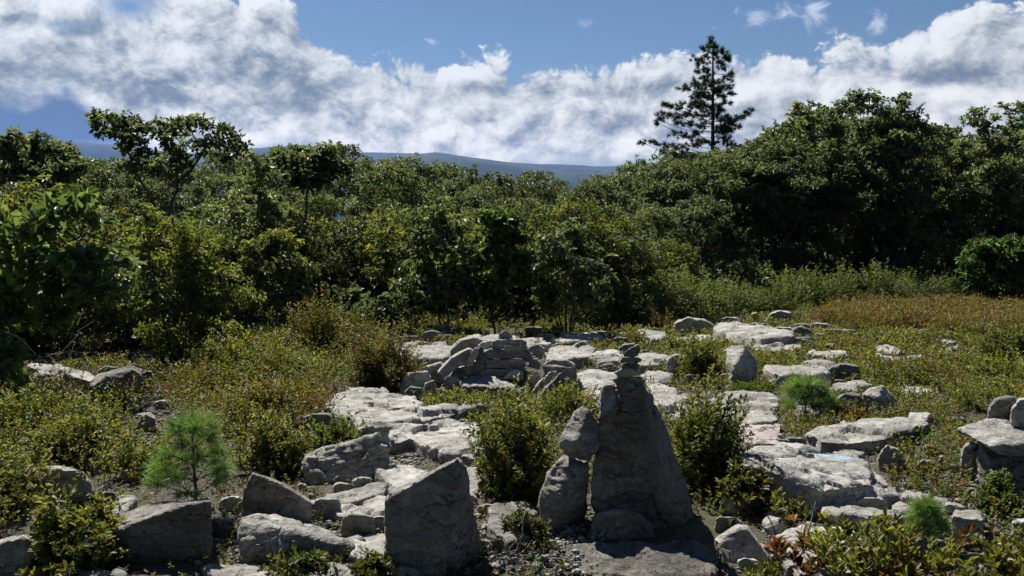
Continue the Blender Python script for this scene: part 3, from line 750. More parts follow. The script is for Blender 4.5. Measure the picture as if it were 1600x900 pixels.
for F, m_, lb in [((609, 526, 26, 14), 'p', 'pale knob at the far left end of the rocks behind the bush mound'), ((641, 530, 30, 12), 'g', 'flat grey rock behind the bush mound, second from its left end'),
                  ((676, 525, 32, 18), 'g', 'rounded grey boulder before the saplings, left of the cairn'), ((702, 523, 26, 12), 'g', 'low grey rock right of the rounded grey boulder'),
                  ((602, 512, 22, 10), 'g', 'dim rock under the oak twigs behind the bush mound'), ((655, 538, 40, 8), 'p', 'thin pale shelf before the rounded grey boulder'),
                  ((942, 522, 34, 9), 'g', 'low grey rock at the edge of the trees right of centre'), ((975, 524, 26, 8), 'p', 'small pale rock at the tree edge beyond the little stack'),
                  ((1012, 528, 34, 9), 'p', 'pale flat rock left of the far grey boulder'), ((1022, 516, 26, 8), 'g', 'dark low rock close to the far grey boulder')]:
    rock('rock', lb, oval(*F, seed=int(F[0])), T=.45, chips=2, mat=m_)
# ---- right half
rock('boulder', 'far grey rounded boulder with a dark hollow on its right', [(1050, 520), (1054, 505), (1074, 495), (1100, 498), (1117, 510), (1112, 521), (1070, 523)], T=.6, chips=2, mat='p')
slab('rock_slab', 'long pale slab with a shaded lip below the yellow post', [(1114, 514), (1122, 505), (1150, 504), (1200, 510), (1240, 516), (1240, 524), (1190, 528), (1150, 524)], h=.2, deep=.25)
rock('boulder', 'dark round boulder at the right end of the long pale slab', [(1234, 524), (1238, 513), (1252, 509), (1268, 516), (1274, 528), (1262, 532)], T=.5, chips=2, mat='g')
rock('rock', 'dark wedge rock just below the long pale slab', [(1216, 534), (1228, 526), (1262, 530), (1278, 538), (1262, 544), (1235, 542)], T=.35, chips=2, mat='g')
rock('rock', 'pale pointed rock by the trees beyond the yellow post', [(1193, 505), (1203, 490), (1220, 485), (1238, 489), (1236, 500), (1212, 505)], T=.5, chips=2, mat='p')
rock('rock', 'low pale rock left of the yellow post', oval(1140, 501, 40, 12, 31), T=.4, chips=2, mat='p')
slab('rock_slab', 'pale shelf below the far grey boulder', [(1046, 534), (1056, 524), (1110, 522), (1120, 530), (1095, 538), (1060, 540)], h=.1)
slab('rock_slab', 'pale shelf below the long slab, in low heath', [(1176, 545), (1186, 536), (1230, 534), (1252, 540), (1240, 546), (1195, 548)], h=.08)
rock('boulder', 'angular boulder with bright left facet and dark right face', [(1134, 566, .1), (1136, 545, .22), (1142, 539, .3), (1164, 541, .25), (1149, 570, -.1), (1184, 564, .25), (1183, 582, .15), (1165, 602, .0), (1140, 602, 0)], T=.4, chips=1, rough=.5, mat='p', L=.014, D=hit(1155, 604).y)
rock('boulder', 'mottled boulder behind the pointed bush by the little stack', oval(1062, 572, 50, 34, 33), T=.4, chips=3, mat='g')
rock('rock', 'low grey rock in front of the mottled boulder', oval(1082, 592, 32, 16, 34), T=.25, chips=2, mat='g')
slab('rock_slab', 'long low rock with dark lower edge right of the angular boulder', [(1192, 574), (1205, 568), (1240, 569), (1290, 575), (1298, 582), (1270, 588), (1210, 584)], h=.13)
slab('rock_slab', 'thin flat rock above the long low one', [(1250, 566), (1262, 560), (1298, 560), (1308, 567), (1296, 572), (1262, 571)], h=.1, mat='g')
rock('rock', 'wedge shaped mossy rock with a dark front', [(1280, 590), (1300, 572), (1322, 567), (1344, 573), (1336, 590), (1310, 596), (1286, 594)], T=.35, chips=2, mat='g')
rock('rock', 'wide lichened rock buried in the heath at mid right', oval(1313, 521, 62, 16, 35), T=.5, chips=2, mat='g')
slab('rock_slab', 'pale low shelf right of the second pine seedling', [(1290, 604), (1300, 597), (1345, 595), (1358, 602), (1340, 609), (1305, 610)], h=.08)
rock('boulder', 'dark shaded boulder right behind the second pine seedling', oval(1328, 632, 44, 36, 36), T=.3, chips=2, mat='d')
slab('rock_slab', 'very large pale flat ledge in front of the angular boulder', [(1050, 625), (1062, 614), (1130, 611), (1210, 614), (1216, 640), (1214, 656), (1170, 660), (1130, 654), (1070, 645)], h=.08, deep=.25)
slab('rock_slab', 'pale ledge running right behind the standing stone', [(1010, 600), (1030, 596), (1060, 606), (1064, 622), (1048, 634), (1024, 628)], h=.1)
slab('rock_slab', 'pinkish broken ledge above the big blazed boulder', [(1140, 664), (1160, 658), (1222, 660), (1225, 672), (1218, 694), (1166, 692)], h=.06, mat='k')
rock('rock', 'small dark rock wedged right of the pinkish ledge', oval(1243, 692, 42, 18, 37), T=.2, chips=2, mat='g')
o = rock('blazed_boulder', 'big low layered boulder with a blue paint stripe and dark right front',
     [(1158, 716, .1), (1164, 742, .0), (1219, 762, 0), (1275, 796, -.05), (1388, 798, .05), (1396, 785, .1), (1284, 765, -.08), (1366, 752, .08), (1385, 768, .1)],
     T=.62, B=[(1162, 700), (1180, 696), (1262, 697), (1345, 711), (1364, 735), (1390, 770)], D=hit(1330, 800).y, chips=1, rough=1.0, mat='p', L=.012)
bz = at(1306, 735, 4.35)
BLP = ((bz.x - o.location.x, bz.y - o.location.y, 0), .16, .035)
o.data.materials.clear(); o.data.materials.append(rock_mat('layered_rock_with_blue_paint', (0.14, 0.135, 0.125), (0.29, 0.28, 0.255), (0.45, 0.44, 0.41), strata=1.0, blaze=BLP))
slab('rock_slab', 'long layered ledge right of the second pine seedling', [(1262, 676), (1280, 664), (1340, 656), (1400, 650), (1452, 648), (1454, 662), (1400, 676), (1372, 686), (1320, 690), (1280, 688)], h=.08)
rock('boulder', 'upright boulder with a bright left face and black right side', [(1347, 616, .05), (1362, 606, .05), (1380, 601, .12), (1374, 620, -.08), (1398, 624, .15), (1396, 640, .1), (1372, 645, 0), (1350, 640, .05)], T=.3, chips=1, rough=.8, mat='p', L=.014)
rock('rock', 'small upright pinkish grey rock in green heath', [(1370, 718), (1378, 704), (1386, 695), (1407, 704), (1413, 724), (1404, 733), (1378, 733)], T=.16, chips=2, mat='k')
rock('rock', 'small low pale rock right of the pinkish one', oval(1448, 727, 30, 16, 38), T=.15, chips=2, mat='p')
rock('rock', 'thin upright pale rock at the edge of the heath', [(1464, 732), (1466, 714), (1473, 710), (1477, 732)], T=.1, chips=1, mat='k')
rock('long_rock', 'long weathered pale rock lying like a log below the blazed boulder', [(1281, 806, 0), (1283, 797, .02), (1322, 803, 0), (1380, 812, -.02), (1418, 809, 0), (1414, 816, 0), (1372, 826, -.02), (1320, 814, 0)], B=[(1286, 790), (1302, 786), (1324, 788), (1380, 795), (1416, 801)], T=.16, chips=1, rough=1.0, mat='p', L=.008)
rock('tilted_slab', 'pale tilted slab right of the standing stone with a dark left side', [(1115, 846, .10), (1136, 887, .0), (1172, 896, -.02), (1212, 888, 0), (1116, 841, .10), (1153, 817, .26), (1169, 821, .26), (1213, 883, .02), (1172, 888, -.01), (1138, 876, .01)], T=.06, B=[(1122, 848), (1154, 824), (1168, 827), (1206, 880), (1150, 880)], D=3.30, chips=1, rough=.4, mat='p', L=.007)
rock('stone_block', 'squared pale block at lower right', [(1485, 818, 0), (1487, 806, .0), (1490, 798, .14), (1530, 799, .14), (1536, 812, .0), (1534, 842, 0), (1500, 846, 0)], T=.2, chips=1, mat='p', cat='stone block')
rock('rock', 'pale block cut by the right edge below the table of slabs', [(1578, 842), (1582, 814), (1612, 808), (1630, 814), (1628, 844)], T=.25, chips=2, mat='p')
rock('rock', 'pale rock behind the squared block', oval(1490, 796, 40, 18, 39), T=.2, chips=2, mat='p')
for P_, lb in [([(1378, 772), (1382, 762), (1402, 764), (1404, 772), (1392, 777)], 'little flat slab at the right end of the blazed boulder'), ([(1410, 776), (1416, 767), (1448, 769), (1452, 780), (1430, 782)], 'pale flat slab farther right of the blazed boulder'),
               ([(1455, 784), (1460, 775), (1480, 776), (1484, 786), (1466, 789)], 'smallest flat slab in the row right of the blazed boulder'), ([(1394, 795), (1398, 784), (1424, 786), (1428, 797), (1410, 800)], 'flat slab beside the right end of the log like rock'),
               ([(1204, 836), (1212, 830), (1236, 832), (1232, 842), (1212, 843)], 'little flat pale slab right of the tilted slab'), ([(1225, 838), (1262, 818), (1320, 822), (1345, 850), (1330, 895), (1252, 905), (1222, 868)], 'pale bedrock patch showing through the foreground shrubs'),
               ([(1190, 812), (1200, 796), (1222, 790), (1232, 800), (1226, 814), (1204, 818)], 'small pale slab at the foot of the blazed boulder'),
               ([(760, 800), (770, 782), (820, 778), (838, 800), (826, 836), (790, 846), (764, 826)], 'weathered slab between the split block and the leaning rocks'),
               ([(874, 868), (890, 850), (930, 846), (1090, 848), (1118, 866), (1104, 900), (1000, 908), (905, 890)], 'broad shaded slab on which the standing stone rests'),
               ([(1360, 538), (1368, 541), (1400, 540), (1414, 548), (1400, 552), (1372, 550)], 'upper flat rock of the pair in the right heath'),
               ([(1358, 560), (1366, 553), (1400, 556), (1440, 551), (1446, 557), (1410, 564), (1375, 566)], 'lower wider flat rock of the pair in the right heath'),
               ([(1456, 534), (1466, 528), (1490, 528), (1496, 534), (1476, 539)], 'small flat rock near the red heath at right'), ([(1462, 550), (1476, 542), (1498, 534), (1502, 540), (1484, 548), (1468, 553)], 'narrow slanting slab below the small flat rock at right'),
               ([(1040, 640), (1046, 628), (1072, 640), (1100, 655), (1130, 668), (1100, 680), (1060, 664)], 'pale ledge half hidden by the bush right of the standing stone')]:
    slab('rock_slab', lb, P_, h=.012 if 'shaded' in lb else .05, mat=M_SHADE if 'shaded' in lb else 'g' if 'weathered' in lb else 'p')
rock('rock', 'small white rock in the red heath', oval(1390, 496, 22, 12, 40), T=.4, chips=2, mat='p')
rock('rock', 'tiny white rock right of the narrow slanting slab', oval(1502, 553, 14, 9, 41), T=.15, chips=1, mat='p')
rock('rock', 'little pale rock showing in the middle of the right heath', oval(1433, 579, 20, 8, 42), T=.2, chips=1, mat='p')
rock('rock', 'low dull rock sunk in the heath near the table of slabs', oval(1490, 657, 40, 10, 43), T=.2, chips=2, mat='g')
# table of slabs at the right edge
DT = 4.25
rock('table_slab', 'thick pale slab laid like a table top at the right edge', [(1497, 671, .12), (1544, 697, -.08), (1566, 710, -.10), (1640, 716, -.12), (1650, 690, -.1), (1500, 676, .12), (1570, 694, -.1)], T=.46, B=[(1512, 664), (1546, 653), (1600, 645), (1660, 646), (1650, 680)], D=DT, chips=1, rough=.8, mat='p', ground_it=False, L=.010, cat='rock slab')
rock('boulder', 'large dark pedestal boulder under the table slab, its left side bright', [(1520, 758, .1), (1524, 720, .1), (1530, 690, .15), (1548, 720, 0), (1640, 705, .05), (1640, 792, 0), (1560, 772, -.05), (1540, 762, 0)], T=.42, B=[(1528, 688), (1640, 690), (1640, 770), (1530, 750)], D=DT - .0, chips=1, mat='g', L=.011)
rock('rock', 'small lichened rock tucked in the shade left of the pedestal', [(1500, 745), (1502, 705), (1514, 692), (1526, 694), (1524, 745)], T=.18, D=DT + .15, chips=2, mat='g')
rock('boulder', 'lichened grey boulder resting on the back of the table slab', [(1540, 655), (1546, 636), (1558, 622), (1585, 618), (1598, 630), (1594, 656), (1565, 660)], T=.25, D=DT + .32, chips=2, mat='g', ground_it=False)
rock('boulder', 'paler boulder on the table slab cut by the right edge', [(1579, 664), (1580, 640), (1592, 624), (1615, 622), (1635, 640), (1630, 672), (1600, 672)], T=.25, D=DT + .12, chips=2, mat='p', ground_it=False)
rock('rock', 'pinkish foot rock under the pedestal at the right edge', [(1562, 800), (1570, 782), (1600, 776), (1640, 780), (1640, 812), (1590, 812)], T=.2, D=DT - .22, chips=2, mat='k')

# ---- more ledges and broken blocks of the middle ground
for P_, h_, lb in [([(600, 548), (612, 536), (650, 533), (662, 542), (640, 556), (612, 560)], .08, 'pale ledge patch just right of the heath mound'),
                   ([(962, 560), (975, 550), (1030, 548), (1048, 556), (1030, 568), (980, 570)], .10, 'pale low ledge behind the little stack to its right'),
                   ([(1000, 588), (1012, 578), (1050, 580), (1056, 592), (1030, 598), (1008, 596)], .06, 'narrow ledge just right of the little stack'),
                   ([(860, 528), (880, 519), (930, 520), (945, 528), (920, 534), (880, 534)], .08, 'far pale ledge behind the right of the large cairn'),
                   ([(985, 522), (1000, 515), (1040, 517), (1046, 525), (1020, 530)], .10, 'far pale ledge left of the far grey boulder'),
                   ([(1225, 640), (1240, 632), (1275, 634), (1280, 644), (1250, 650)], .05, 'small pale ledge in front of the second pine seedling'),
                   ([(1255, 552), (1270, 546), (1320, 547), (1325, 554), (1290, 558)], .08, 'narrow flat ledge above the thin flat rock at mid right'),
                   ([(1400, 608), (1420, 600), (1450, 604), (1452, 614), (1420, 618)], .04, 'low pale ledge in the right heath beyond the upright boulder'),
                   ([(690, 750), (700, 735), (745, 728), (756, 745), (740, 770), (752, 780)], .04, 'thin slab half hidden behind the split block'),
                   ([(1300, 705), (1330, 700), (1352, 706), (1340, 716), (1310, 716)], .10, 'step of rock on the back of the blazed boulder')]:
    slab('rock_slab', lb, P_, h=h_)
rng = random.Random(23)
for (x0, y0, x1, y1), n_, (s0, s1), lb, gp in [((600, 520, 860, 560), 16, (14, 34), 'angular grey rock on the ledges left of and behind the large cairn', 'rocks behind the large cairn'),
         ((880, 520, 1050, 600), 20, (14, 36), 'angular grey rock on the ledges between the two cairns', 'rocks between the two cairns'),
         ((1050, 505, 1300, 560), 18, (14, 38), 'angular pale rock on the far ledges around the yellow post', 'rocks around the yellow post'),
         ((1180, 570, 1400, 650), 16, (16, 40), 'half buried rock around the second pine seedling', 'rocks around the second pine seedling'),
         ((1290, 500, 1590, 600), 12, (14, 34), 'low pale rock sunk in the right heath', 'rocks in the right heath'),
         ((1180, 690, 1590, 790), 12, (18, 44), 'broken rock in the green heath at lower right', 'rocks in the lower right heath'),
         ((330, 780, 620, 900), 16, (22, 60), 'angular block in the lower left foreground', 'blocks in the lower left foreground'),
         ((1130, 790, 1600, 900), 22, (20, 56), 'angular block in the lower right foreground', 'blocks in the lower right foreground'),
         ((740, 790, 900, 890), 10, (20, 50), 'angular block between the split block and the leaning rocks', 'blocks between the split block and the leaning rocks'),
         ((0, 700, 220, 880), 8, (24, 60), 'pale rock in the left foreground heath', 'rocks in the left foreground heath'),
         ((470, 640, 760, 860), 14, (18, 44), 'broken rock wedged between the slabs left of centre', 'rocks between the slabs'),
         ((20, 575, 300, 700), 10, (14, 34), 'low grey rock in the left heath', 'rocks in the left heath')]:
    for k in range(n_):
        px_ = rng.uniform(x0, x1); py_ = rng.uniform(y0, y1); s_ = rng.uniform(s0, s1); hp = hit(px_, py_)
        if on_rock(np.array([hp.x]), np.array([hp.y]))[0]: continue
        rock('rock', lb, oval(px_, py_ - s_ * .22, s_ * rng.uniform(.8, 1.3), s_ * rng.uniform(.4, .62), 700 + k + int(x0), 7), T=s_ * hp.y / FPX * 1.0, D=hp.y, chips=3, mat=rng.choice('pppg'), group=gp, emb=.04)
# ---- scattered rubble: single stones in the bare places
rng = random.Random(11)
areas = [((610, 690, 730, 722), 34, (3, 8), 'little stone on the gravel patch behind the split block', 'gravel patch stones'),
         ((755, 850, 880, 905), 26, (5, 16), 'small stone on bare ground between the split block and the standing stone', 'stones between split block and standing stone'),
         ((340, 760, 610, 885), 26, (5, 15), 'small loose stone among the boulders at lower left centre', 'loose stones at lower left centre'),
         ((120, 600, 300, 690), 16, (4, 11), 'small loose stone on the bare path at left', 'loose stones on the left path'),
         ((1200, 760, 1600, 830), 24, (5, 14), 'small pale stone between the blazed boulder and the foreground shrubs', 'stones below the blazed boulder'),
         ((1030, 850, 1600, 905), 16, (6, 20), 'stone lying under the foreground shrubs at lower right', 'stones at lower right'),
         ((600, 515, 1250, 560), 26, (4, 12), 'small pale stone on the far ledges before the trees', 'stones on the far ledges')]
for (x0, y0, x1, y1), n_, (s0, s1), lb, gp in areas:
    for k in range(n_):
        px_ = rng.uniform(x0, x1); py_ = rng.uniform(y0, y1); s_ = rng.uniform(s0, s1)
        hp = hit(px_, py_)
        if on_rock(np.array([hp.x]), np.array([hp.y]))[0] and rng.random() < .8: continue
        rock('loose_stone', lb, oval(px_, py_ - s_ * .3, s_, s_ * .6, 300 + k, 7), T=s_ * hp.y / FPX * .9, D=hp.y, chips=2, mat=rng.choice('ppgk'), group=gp, cat='stone', emb=.02)

# ================================================================== PLANTS
def unit(v): return v / (np.linalg.norm(v, axis=-1, keepdims=True) + 1e-9)
def leaf_geo(pos, d, nrm, L, W, col, seg=1, droop=0.12, fold=0.25):
    n = len(pos); d = unit(d); side = unit(np.cross(d, nrm)); up = np.cross(side, d)
    L = np.broadcast_to(L, (n,))[:, None]; W = np.broadcast_to(W, (n,))[:, None]
    if seg == 1:
        V = np.stack([pos, pos + d * L * .5 + side * W * .5 + up * W * fold, pos + d * L - up * L * droop, pos + d * L * .5 - side * W * .5 + up * W * fold], 1)
        b = np.arange(n)[:, None] * 4
        F = np.concatenate([b + np.array([0, 1, 2]), b + np.array([0, 2, 3])])
        return V.reshape(-1, 3), F, np.repeat(col, 4, 0)
    V = np.stack([pos, pos + d * L * .30 + side * W * .38 + up * W * fold * .7, pos + d * L * .70 + side * W * .46 + up * (W * fold * .8 - L * droop * .4), pos + d * L - up * L * droop,
                  pos + d * L * .70 - side * W * .46 + up * (W * fold * .8 - L * droop * .4), pos + d * L * .30 - side * W * .38 + up * W * fold * .7], 1)
    b = np.arange(n)[:, None] * 6
    F = np.concatenate([b + np.array([0, 1, 2, 3]), b + np.array([0, 3, 4, 5])])
    return V.reshape(-1, 3), F, np.repeat(col, 6, 0)
def tubes(nodes, parent, rad, k=5):
    """one ring per node, joined to the parent's ring"""
    n = len(nodes); par = np.asarray(parent)
    d = nodes - nodes[np.maximum(par, 0)]; d[par < 0] = (0, 0, 1)
    d = unit(d + np.array([1e-5, 0, 0]))
    ref = np.tile(np.array([0.31, 0.95, 0.05]), (n, 1))
    a = unit(np.cross(d, ref)); b = np.cross(d, a)
    th = np.arange(k) * 2 * math.pi / k
    ring = nodes[:, None, :] + rad[:, None, None] * (np.cos(th)[None, :, None] * a[:, None, :] + np.sin(th)[None, :, None] * b[:, None, :])
    idx = np.where(par >= 0)[0]
    i0 = par[idx][:, None] * k; i1 = idx[:, None] * k; j = np.arange(k); jn = (j + 1) % k
    F = np.stack([i0 + j, i0 + jn, i1 + jn, i1 + j], -1).reshape(-1, 4)
    return ring.reshape(-1, 3), F
def pick(rs, n, pal, var=0.22):
    """pal: list of (weight, rgb)"""
    w = np.array([a for a, b in pal], float); w /= w.sum()
    c = np.array([b for a, b in pal])[rs.choice(len(pal), n, p=w)]
    return np.clip(c * np.exp(rs.normal(0, var, (n, 1))) * (1 + rs.normal(0, 0.05, (n, 3))), 0.002, 0.6)
def rnd_dir(rs, n): return unit(rs.normal(0, 1, (n, 3)))

OAK = [(5, (.098, .122, .060)), (4, (.118, .142, .068)), (2, (.155, .172, .082)), (1, (.07, .09, .046))]
OAKY = [(4, (.118, .15, .060)), (3, (.145, .17, .066)), (2, (.095, .12, .052))]
BIRCH = [(4, (.10, .135, .045)), (3, (.13, .16, .05)), (1, (.16, .17, .055))]

def colonize(rs, att, nodes, parent, step, infl, kill, maxit=90, grav=0.0):
    nodes = [np.array(p_, float) for p_ in nodes]; parent = list(parent)
    N = np.array(nodes); D = np.linalg.norm(att[:, None] - N[None], axis=2); best = D.argmin(1); bd = D.min(1)
    alive = np.ones(len(att), bool)
    for it in range(maxit):
        k = alive & (bd < infl)
        if not k.any():
            if not alive.any(): break
            k = alive & (bd <= bd[alive].min() + step)
        ids = best[k]; dirs = unit(att[k] - np.array(nodes)[ids])
        u, inv = np.unique(ids, return_inverse=True)
        S = np.zeros((len(u), 3)); np.add.at(S, inv, dirs)
        S = unit(unit(S) + rs.normal(0, 0.16, S.shape) + np.array([0, 0, -grav]))
        new = np.array(nodes)[u] + S * step
        base = len(nodes)
        for a_, b_ in zip(new, u): nodes.append(a_); parent.append(int(b_))
        dn = np.linalg.norm(att[:, None] - new[None], axis=2); m = dn.min(1); am = dn.argmin(1)
        c = m < bd; bd = np.where(c, m, bd); best = np.where(c, am + base, best)
        alive &= bd > kill
        if len(nodes) > 5000: break
    return np.array(nodes), np.array(parent)
def pipe(parent, tip=0.006, expo=2.3, mx=0.2):
    n = len(parent); r = np.zeros(n); kids = np.zeros(n, int)
    for i in range(n - 1, 0, -1):
        v = r[i] if r[i] > 0 else tip ** expo
        r[i] = v
        if parent[i] >= 0: r[parent[i]] += v; kids[parent[i]] += 1
    r[0] = max(r[0], tip ** expo)
    return np.minimum(r ** (1 / expo), mx), kids
def sample_clumps(rs, clumps, n):
    w = np.array([c[3] * c[4] * c[5] for c in clumps]) ** 0.75; w /= w.sum()
    ids = rs.choice(len(clumps), n, p=w); C = np.array([c[:3] for c in clumps])[ids]; S = np.array([c[3:6] for c in clumps])[ids]
    d = rnd_dir(rs, n); r = rs.rand(n, 1) ** (1 / 2.4)
    d[:, 2] = np.where(d[:, 2] < 0, d[:, 2] * 0.6, d[:, 2])
    return C + d * r * S
def make_tree(seed, clumps, stems, natt=800, step=.16, infl=1.2, kill=.22, nleaf=8000, L=.12, asp=.5, pal=OAK, per=7, seg=1, tip=.006, mx=.2, tube=5, droop=.34, jit=.10, minh=0.0):
    rs = np.random.RandomState(seed)
    att = sample_clumps(rs, clumps, natt)
    nodes = []; par = []
    for st in stems:
        prev = -1
        for i in range(len(st) - 1):
            a, b = np.array(st[i], float), np.array(st[i + 1], float); m = max(1, int(np.linalg.norm(b - a) / step))
            for k in range(m + (i == len(st) - 2)):
                p_ = a + (b - a) * k / m + rs.normal(0, .012, 3) * (k > 0 or i > 0)
                nodes.append(p_); par.append(prev); prev = len(nodes) - 1
    N, P = colonize(rs, att, nodes, par, step, infl, kill)
    r, kids = pipe(P, tip, mx=mx)
    r[P < 0] *= 1.25
    TV, TF = tubes(N, P, r, tube)
    trunk = mesh_np('trunk', TV, [TF], smooth=True)
    cand = np.where((r < tip * 2.6) & (N[:, 2] > minh))[0]
    m = int(nleaf / per); c = cand[rs.randint(0, len(cand), m)]
    pd = unit(N[c] - N[np.maximum(P[c], 0)])
    ctr = N[c] + rs.normal(0, jit, (m, 3)) * np.array([1, 1, .7])
    axis_ = unit(pd * .6 + rs.normal(0, .45, (m, 3)) + np.array([0, 0, .55]))
    rc = pick(rs, m, pal, 0.20)
    ctr = np.repeat(ctr, per, 0); ax = np.repeat(axis_, per, 0); n = len(ctr)
    rd = rnd_dir(rs, n); rd = unit(rd - (rd * ax).sum(1, keepdims=True) * ax)
    d = unit(rd + ax * rs.uniform(-.15, .75, (n, 1)))
    nr = unit(ax + rs.normal(0, .35, (n, 3)))
    LL = L * rs.uniform(.65, 1.2, n)
    V, F, C = leaf_geo(ctr + d * .012, d, nr, LL, LL * asp, np.repeat(rc, per, 0) * np.exp(rs.normal(0, .12, (n, 1))), seg, droop)
    return trunk, mesh_np('crown', V, [F], col=C)
def put_tree(meshes, name, label, cat, loc, rz=0.0, sc=1.0, group=None, bark=M_BARK, leaf=M_OAK, zs=1.0):
    e = empty(name, loc, rz, sc); e.scale = (sc, sc, sc * zs)
    tag(e, label, cat, group)
    link('trunk', meshes[0], bark, parent=e); link('crown', meshes[1], leaf, parent=e)
    return e

# ---- generic scrub oaks (unit trees about 5 m tall, spread 3.4 m), then copied through the wood
def generic(seed, H=5.0, spread=1.5, nleaf=9200, pal=OAK, low=.25, L=.108, nst=None, open_=0.0):
    rs = random.Random(seed); cl = []
    nc = rs.randint(10, 14)
    for k in range(nc):
        t = (k + .5) / nc; z = H * (low + (0.92 - low) * t ** .8)
        rr = spread * (0.95 if t < .7 else 0.95 - (t - .7) * 1.9); a = k * 2.4 + rs.uniform(-.5, .5)
        q_ = rs.uniform(.45, 1.0) * rr * (1 if k < nc - 1 else .15)
        cl.append((q_ * math.cos(a), q_ * math.sin(a), z, rs.uniform(.40, .75), rs.uniform(.40, .75), rs.uniform(.20, .36)))
    st = []
    for k in range(nst or rs.choice([1, 2, 2, 3])):
        a = rs.uniform(0, 6.28); dx, dy = math.cos(a), math.sin(a)
        st.append([(dx * .08, dy * .08, -.25), (dx * .25, dy * .25, H * .2), (dx * .4, dy * .4, H * .38)])
    return make_tree(seed, cl, st, natt=720, nleaf=nleaf, pal=pal, step=.17, L=L, tip=.0055, per=7)
OAKS = [generic(11), generic(12, pal=OAKY, low=.48, nst=2, nleaf=7500), generic(13, spread=1.7, low=.45, nst=3, nleaf=8000), generic(14), generic(15, spread=1.3, pal=OAKY), generic(16, nst=2), generic(17, spread=1.8, low=.35), generic(18, low=.15)]
HIGH = [generic(41, spread=1.5, low=.55, nst=2, nleaf=7500), generic(42, spread=1.7, low=.5, nst=3, nleaf=8000), generic(43, spread=1.3, low=.58, nst=1, nleaf=6500), generic(44, spread=1.6, low=.52, nst=2, nleaf=7500, pal=OAKY)]
UNDER = [generic(31, H=2.6, spread=1.1, nleaf=6000, low=.12, L=.10, pal=OAKY), generic(32, H=2.6, spread=1.2, nleaf=6000, low=.1, L=.09, pal=BIRCH), generic(33, H=2.6, spread=1.0, nleaf=5500, low=.12, L=.10)]

TOPY = [(-500, 235), (-200, 225), (-60, 215), (0, 215), (60, 225), (130, 255), (220, 262), (330, 262), (385, 250), (430, 252), (500, 240), (560, 245), (610, 256), (650, 262), (690, 256), (735, 280), (800, 280), (850, 286),
        (910, 279), (950, 282), (975, 256), (1010, 248), (1060, 240), (1110, 232), (1160, 216), (1210, 196), (1250, 172), (1300, 176), (1345, 150), (1400, 158), (1450, 190), (1490, 214), (1510, 196), (1545, 178), (1600, 166), (1700, 160), (2100, 165)]
EDGE = [(-500, 560), (0, 560), (100, 566), (200, 562), (300, 545), (380, 520), (450, 500), (600, 508), (760, 508), (950, 508), (1050, 492), (1180, 480), (1300, 474), (1480, 466), (1600, 458), (2100, 455)]
def interp(tb, x): return float(np.interp(x, [a for a, b in tb], [b for a, b in tb]))
def zone_name(px):
    for lim, nm in [(130, 'at the far left'), (400, 'around the umbrella shaped oak'), (620, 'behind the heath mound'), (800, 'behind the large cairn heap'), (960, 'in the dip of the treeline'),
                    (1180, 'under the tall pine'), (1330, 'right of the tall pine'), (1480, 'in the highest treetops at right'), (9999, 'at the right edge beyond the gap')]:
        if px < lim: return nm
rng = random.Random(42)
rows = [('front', 1.2, 2.2, 95, 150), ('second', 3.5, 5.0, 45, 85), ('third', 6.5, 8.0, 12, 45), ('crest', 9.5, 12.0, 0, 14), ('crest', 15.0, 19.0, 0, 12), ('rear', 26, 32, 2, 10)]
for ri, (rn, da, db, ta, tb_) in enumerate(rows):
    px = -330.0 - 40 * ri
    while px < 1950:
        base_d = hit(min(max(px, -50), 1650), interp(EDGE, px)).y
        d = base_d + rng.uniform(da, db)
        if px < 420: d += 1.5
        if px > 1040: d += 1.6 * min(1.0, (px - 1040) / 120)
        step_px = 2.15 * FPX / d * rng.uniform(.8, 1.25)
        ty = interp(TOPY, px) + rng.uniform(ta, tb_) - (5 if px > 1000 else 14)
        if rn in ('crest', 'third') and rng.random() < .45: ty -= rng.uniform(6, 20)
        right = px > 1040
        if right and ri < 2: ty = interp(TOPY, px) + rng.uniform(5, 75)
        if right and rn == 'crest' and rng.random() < .4: ty += rng.uniform(15, 40)
        x = (px - 800) / FPX * d; z0 = gz(x, d)
        ztop = CAMZ + (300 - ty) / FPX * d
        H = ztop - z0
        if (rn == 'rear' and 1000 < px) or H < 1.2:
            px += step_px; continue
        v = rng.choice(HIGH if (right and ri < 3) or (not right and rng.random() < .5) else OAKS)
        s = H / 5.0 / 0.985; sxy = min(max(s, .62), 1.25)
        e = put_tree(v, 'scrub_oak', {'front': 'leafy front row scrub oak ', 'second': 'half hidden second row scrub oak ', 'third': 'dense scrub oak inside the wood ',
            'crest': 'skyline oak of the wood ', 'rear': 'distant oak top over the wood '}[rn] + zone_name(px), 'tree', (x, d, z0), rng.uniform(0, 6.28), sxy, group='oaks of the wood, ' + zone_name(px))
        e.scale = (sxy, sxy, s)
        px += step_px

